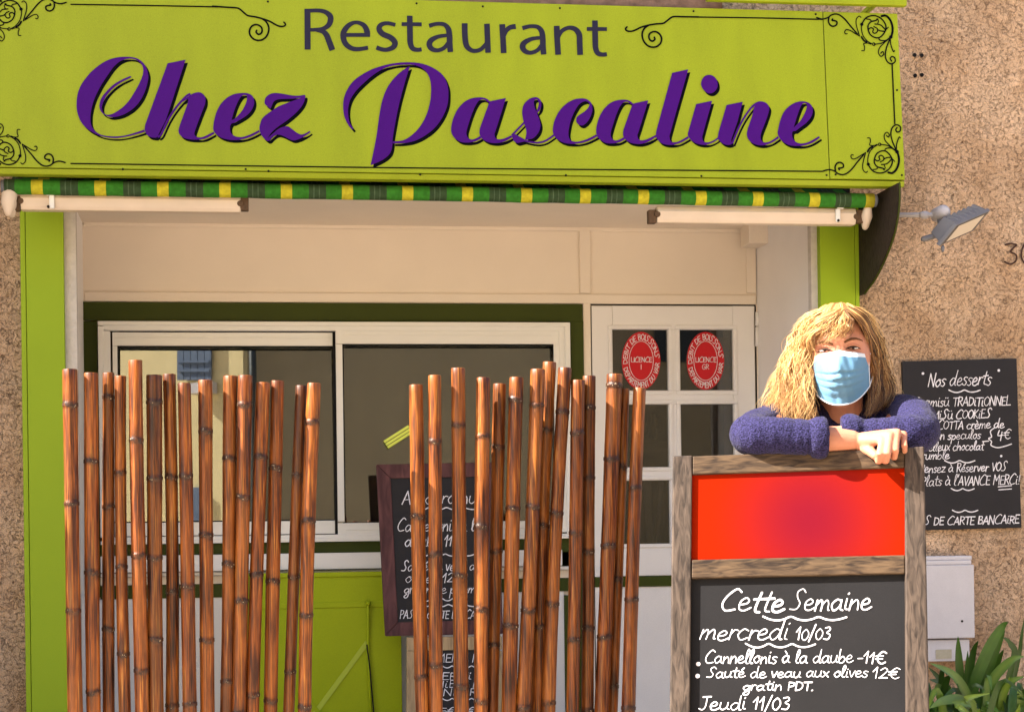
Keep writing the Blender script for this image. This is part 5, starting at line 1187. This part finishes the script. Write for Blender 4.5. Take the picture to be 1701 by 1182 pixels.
# ---- face mask
def mz_top(u): return .003 - .004 * u * u + .004 * g1(u, .22)
def mz_bot(u): return -.122 + .046 * abs(u) ** 2.4
def mpt(u, v, o=0.0):
    z = mz_top(u) + (mz_bot(u) - mz_top(u)) * v; x = u * .0695
    side = max(0, 1 - abs(u) ** 2.1) ** .75
    prof = .112 + .020 * math.sin(math.pi * min(1, v * 1.15)) - .016 * v ** 3
    ridge = .006 * g1(u, .16) * (1 - v) ** .8
    edge = max(.036, front(min(.066, abs(x)) * (1 if x > 0 else -1), max(z, -.085)) * .55)
    y = edge * (1 - side) + prof * side + ridge
    for vv in (.40, .54, .68):                                       # pleats
        d = v - vv + .015 * math.sin(u * 3)
        if 0 <= d < .12: y -= .0065 * (1 - d / .12) ** 1.5 * side
    y += .0012 * math.sin(u * 9 + v * 7) + .0008 * math.sin(u * 23 - v * 11)
    return HL(x, y + o, z)
def mask_mat():
    m = bpy.data.materials.new('blue_mask_fabric'); m.use_nodes = True; t = m.node_tree; L = t.links.new; b = t.nodes['Principled BSDF']; b.inputs['Roughness'].default_value = .75; b.inputs['Base Color'].default_value = S(92, 136, 168)
    tc = t.nodes.new('ShaderNodeTexCoord'); n = t.nodes.new('ShaderNodeTexNoise'); n.inputs['Scale'].default_value = 120; n.inputs['Detail'].default_value = 5; L(tc.outputs['Object'], n.inputs[0])
    bp = t.nodes.new('ShaderNodeBump'); bp.inputs['Strength'].default_value = .2; bp.inputs['Distance'].default_value = .002; L(n.outputs[0], bp.inputs['Height']); L(bp.outputs[0], b.inputs['Normal']); b.inputs['Subsurface Weight'].default_value = .0; return m
MWB = mat('white_mask_edge', S(222, 226, 232), .8, .2)
bm = NB(); nu, nv = 48, 60
gr = [[bm.verts.new(mpt(-1 + 2 * i / nu, j / nv)) for i in range(nu + 1)] for j in range(nv + 1)]
for j in range(nv):
    for i in range(nu):
        f = bm.faces.new((gr[j][i], gr[j + 1][i], gr[j + 1][i + 1], gr[j][i + 1])); f.material_index = 1 if j < 6 else 0
mask = link('face_mask', bm, [mask_mat(), MWB], person, smooth=True); sm_ = mask.modifiers.new('thick', 'SOLIDIFY'); sm_.thickness = .0012
bm = NB()
q = [mpt(-1, v, .001) for v in [k / 10 for k in range(11)]] + [mpt(u, 1, .001) for u in [-1 + k / 12 for k in range(1, 24)]] + [mpt(1, 1 - k / 10, .001) for k in range(11)]
tube(bm, q, [.0017] * len(q), 8); link('edge_binding', bm, MWB, mask, smooth=True)
for s in (-1, 1):
    bm = NB(); a = mpt(s, .03, .001); a2 = mpt(s, .97, .001); e = HL(s * .086, -.012, .010); e2 = HL(s * .088, -.03, -.012); e3 = HL(s * .082, -.014, -.036)
    q = [Vector(v) for v in crom([tuple(a), tuple(HL(s * .080, .012, .008)), tuple(e), tuple(e2), tuple(e3), tuple(HL(s * .076, .015, -.058)), tuple(a2)], n=4)]
    tube(bm, q, [.0015] * len(q), 6); link('ear_loop', bm, MWB, mask, smooth=True)

# ---- hair
def hair_mat():
    m = bpy.data.materials.new('blonde_hair'); m.use_nodes = True; t = m.node_tree; L = t.links.new; b = t.nodes['Principled BSDF']; b.inputs['Roughness'].default_value = .42; b.inputs['Specular IOR Level'].default_value = .45
    at = t.nodes.new('ShaderNodeAttribute'); at.attribute_name = 'tone'; r = t.nodes.new('ShaderNodeValToRGB'); L(at.outputs['Fac'], r.inputs[0]); e = r.color_ramp.elements; e[0].color = S(50, 30, 16); e[1].color = S(234, 194, 130); x = e.new(.5); x.color = S(152, 106, 58)
    L(r.outputs[0], b.inputs['Base Color']); return m
MH = hair_mat(); rh = random.Random(21)
MCAP = mat('hair_underlayer', S(96, 64, 34), .7, .2, .3, 90)
bm = NB(); nu, nv = 48, 36; rows_ = []
for j in range(nv + 1):
    th = math.pi * j / nv; rows_.append([])
    for i in range(nu):
        ph = 2 * math.pi * i / nu; dx, dy, dz = math.sin(th) * math.cos(ph), math.sin(th) * math.sin(ph), math.cos(th)
        rows_[-1].append(HL(.085 * dx, .105 * dy - .006, .124 * dz + .006))
vm_ = {}
def vget(j, i):
    i %= nu
    if j in (0, nv): i = 0
    if (j, i) not in vm_: vm_[(j, i)] = bm.verts.new(rows_[j][i])
    return vm_[(j, i)]
for j in range(nv):
    for i in range(nu):
        ph = 2 * math.pi * (i + .5) / nu; th = math.pi * (j + .5) / nv; dy = math.sin(th) * math.sin(ph); dz = math.cos(th); dx = math.sin(th) * math.cos(ph)
        if dy > .15 and dz < .74 - .25 * abs(dx): continue
        if dz < -.55: continue
        vs = [vget(j, i), vget(j + 1, i), vget(j + 1, i + 1), vget(j, i + 1)]; vs = list(dict.fromkeys(vs))
        if len(vs) > 2: bm.faces.new(vs)
cap = link('hair_cap', bm, MCAP, person, smooth=True); cap.modifiers.new('thick', 'SOLIDIFY').thickness = .006
# back curtain
bm = NB(); rows_ = []
for j in range(12):
    f = j / 11; z = 560 + 150 * f; rows_.append([bm.verts.new(P(1318 - 20 * f + (152 + 24 * f) * k / 12, z, YH + .045 + .035 * math.sin(math.pi * k / 12) + .01 * math.sin(k * 2.1 + j))) for k in range(13)])
for j in range(11):
    for k in range(12): bm.faces.new((rows_[j][k], rows_[j + 1][k], rows_[j + 1][k + 1], rows_[j][k + 1]))
bk = link('hair_back', bm, MCAP, person, smooth=True); bk.modifiers.new('thick', 'SOLIDIFY').thickness = .02
hb_ = NB(); tn = []
def strand(pts, r, tone, seg=5):
    n = len(pts); u = None; rings = []
    for i, p in enumerate(pts):
        t_ = (pts[min(n - 1, i + 1)] - pts[max(0, i - 1)]).normalized(); s = t_.cross(hf).normalized(); v = s.cross(t_); f = i / (n - 1); rr_ = r * (min(1, .55 + 3 * f)) * (1 - .88 * max(0, (f - .55) / .45) ** 1.5)
        rings.append([hb_.verts.new(p + s * math.cos(2 * math.pi * k / seg) * rr_ + v * math.sin(2 * math.pi * k / seg) * rr_ * .55) for k in range(seg)])
        tn.extend([max(0, min(1, tone + .12 * (f - .5)))] * seg)
    for i in range(n - 1):
        for k in range(seg): hb_.faces.new((rings[i][k], rings[i][(k + 1) % seg], rings[i + 1][(k + 1) % seg], rings[i + 1][k]))
def G(*p): return [tuple(q) for q in p]
# guides: (px, py, Y offset from the head centre)
LG = [G((1394, 511, -.02), (1354, 518, .01), (1332, 543, .04), (1315, 582, .035), (1285, 642, .0), (1260, 698, -.06)),
      G((1396, 510, -.04), (1360, 523, -.02), (1336, 556, .01), (1321, 602, .005), (1300, 654, -.035), (1280, 704, -.10)),
      G((1398, 511, -.06), (1366, 529, -.05), (1338, 564, -.01), (1329, 613, -.01), (1322, 660, -.05), (1305, 708, -.12)),
      G((1400, 512, -.075), (1374, 532, -.07), (1346, 561, -.03), (1337, 610, -.025), (1338, 662, -.065), (1330, 709, -.12)),
      G((1401, 513, -.085), (1381, 533, -.085), (1351, 560, -.045), (1344, 608, -.032), (1348, 660, -.065), (1350, 709, -.11))]
RG = [G((1406, 512, -.085), (1428, 533, -.10), (1443, 566, -.065), (1453, 612, -.030), (1447, 657, -.06), (1436, 692, -.11)),
      G((1407, 510, -.06), (1432, 526, -.075), (1448, 563, -.04), (1458, 614, -.02), (1457, 658, -.045), (1446, 694, -.08)),
      G((1406, 508, -.03), (1434, 522, -.035), (1452, 560, -.01), (1465, 613, -.005), (1473, 652, -.02), (1462, 682, -.04)),
      G((1405, 507, .0), (1437, 520, .0), (1455, 558, .02), (1469, 610, .025), (1484, 654, .01), (1476, 674, -.01))]
BG = [G((1399, 514, -.085), (1380, 530, -.088), (1362, 552, -.075), (1348, 580, -.058)),
      G((1400, 514, -.085), (1388, 532, -.098), (1373, 556, -.088), (1359, 577, -.074)),
      G((1401, 514, -.085), (1398, 534, -.106), (1386, 555, -.102), (1373, 569, -.092)),
      G((1402, 514, -.085), (1410, 533, -.110), (1406, 552, -.110), (1393, 567, -.106)),
      G((1403, 514, -.085), (1417, 532, -.112), (1421, 549, -.114), (1412, 563, -.114))]
def gen(guides, n, r0, wave, layer, tone0, tvar, jx=3.5, clumps=26):
    N = len(guides); CL = [(rh.uniform(0, N - 1.0001), rh.uniform(0, 6.3), rh.uniform(0, 6.3), rh.uniform(.7, 1.35), rh.choice((-.30, -.05, .05, .16))) for _ in range(clumps)]
    for _ in range(n):
        ck = rh.choice(CL); u = min(N - 1.0001, max(0, ck[0] + rh.gauss(0, .055 if clumps < 50 else .2))); a = int(u); f = u - a; dl = rh.uniform(*layer)
        g = [tuple(p * (1 - f) + q * f for p, q in zip(x, y)) for x, y in zip(guides[a], guides[a + 1])]
        q = crom(g, n=6); m = len(q); jx_, jy_ = rh.gauss(0, jx), rh.gauss(0, jx * .6); ph, ph2, fr_ = ck[1] + rh.gauss(0, .35), ck[2] + rh.gauss(0, .4), ck[3] * rh.uniform(.95, 1.05); end = rh.uniform(.74, 1.0); dl += .006 * math.sin(ck[1] * 5)
        pts = []
        for i in range(max(4, int(m * end))):
            t_ = i / (m - 1); am = wave * min(1, t_ * 2.2)
            px = q[i][0] + jx_ * min(1, .3 + t_ * 1.5) + am * math.sin(ph + fr_ * t_ * 19); py = q[i][1] + jy_ * (.3 + .7 * t_)
            pts.append(P(px, py, YH + q[i][2] + dl + .0022 * am * math.cos(ph2 + fr_ * t_ * 19)))
        strand(pts, r0 * rh.uniform(.55, 1.2), tone0 + ck[4] + rh.gauss(0, tvar * .7))
gen(LG, 1500, .0009, 8.5, (-.004, .022), .56, .22, 2.2, 28)
gen(LG, 260, .0015, 4, (.015, .05), .12, .1, 4, 60)  # dark inner strands, the shade between locks put into their tone
gen(LG, 420, .0007, 8.5, (-.010, .03), .72, .2, 6, 60)
gen(RG, 1000, .001, 3.6, (-.004, .03), .34, .2, 2.4, 24)  # right side toned darker, its shade put into the strand colour
gen(RG, 200, .0015, 3, (.01, .045), .08, .08, 4, 60)
gen(RG, 220, .0008, 2.4, (-.01, .03), .6, .2, 4)
gen(BG[:4], 140, .0007, 3.0, (-.003, .006), .6, .24, 3.4, 60)
gen(BG[2:], 16, .0006, 2.2, (-.003, .004), .66, .24, 2.6, 8)
# crown and flyaways
for _ in range(700):
    a = rh.uniform(0, 2 * math.pi); q = []
    for k in range(8):
        th = .05 + (.25 + .95 * rh.random() * 0 + .15 * k) ; rr_ = 1.035 + .012 * math.sin(k + a * 7)
        q.append(HL(.088 * math.sin(th) * math.cos(a + .05 * k) * rr_, -.006 + .108 * math.sin(th) * math.sin(a + .05 * k) * rr_, .006 + .127 * math.cos(th) * rr_))
    if math.sin(a) > .35: q = q[:4]
    strand(q, .0012 * rh.uniform(.5, 1.1), .5 + rh.gauss(0, .25))
for _ in range(230):
    g = rh.choice((LG[0], LG[0], LG[1], RG[3])); q = crom(g, n=6); st = rh.randint(0, 18); s = -1 if g[0] is not RG[3][0] else 1
    ph = rh.uniform(0, 6); L_ = rh.randint(5, 11); sd = rh.uniform(5, 20)
    pts = [P(q[min(len(q) - 1, st + i)][0] + s * sd * (i / L_) ** 1.2 + 2.2 * math.sin(ph + i), q[min(len(q) - 1, st + i)][1] - sd * .3 * (i / L_) + i * .9, YH + q[min(len(q) - 1, st + i)][2] + .003 * math.sin(ph + i * .8)) for i in range(L_)]
    strand(pts, .0006, .85, 4)
hair = link('hair', hb_, MH, person, smooth=True)
at = hair.data.color_attributes.new('tone', 'FLOAT_COLOR', 'POINT')
at.data.foreach_set('color', [c for v in tn for c in (v, v, v, 1)])
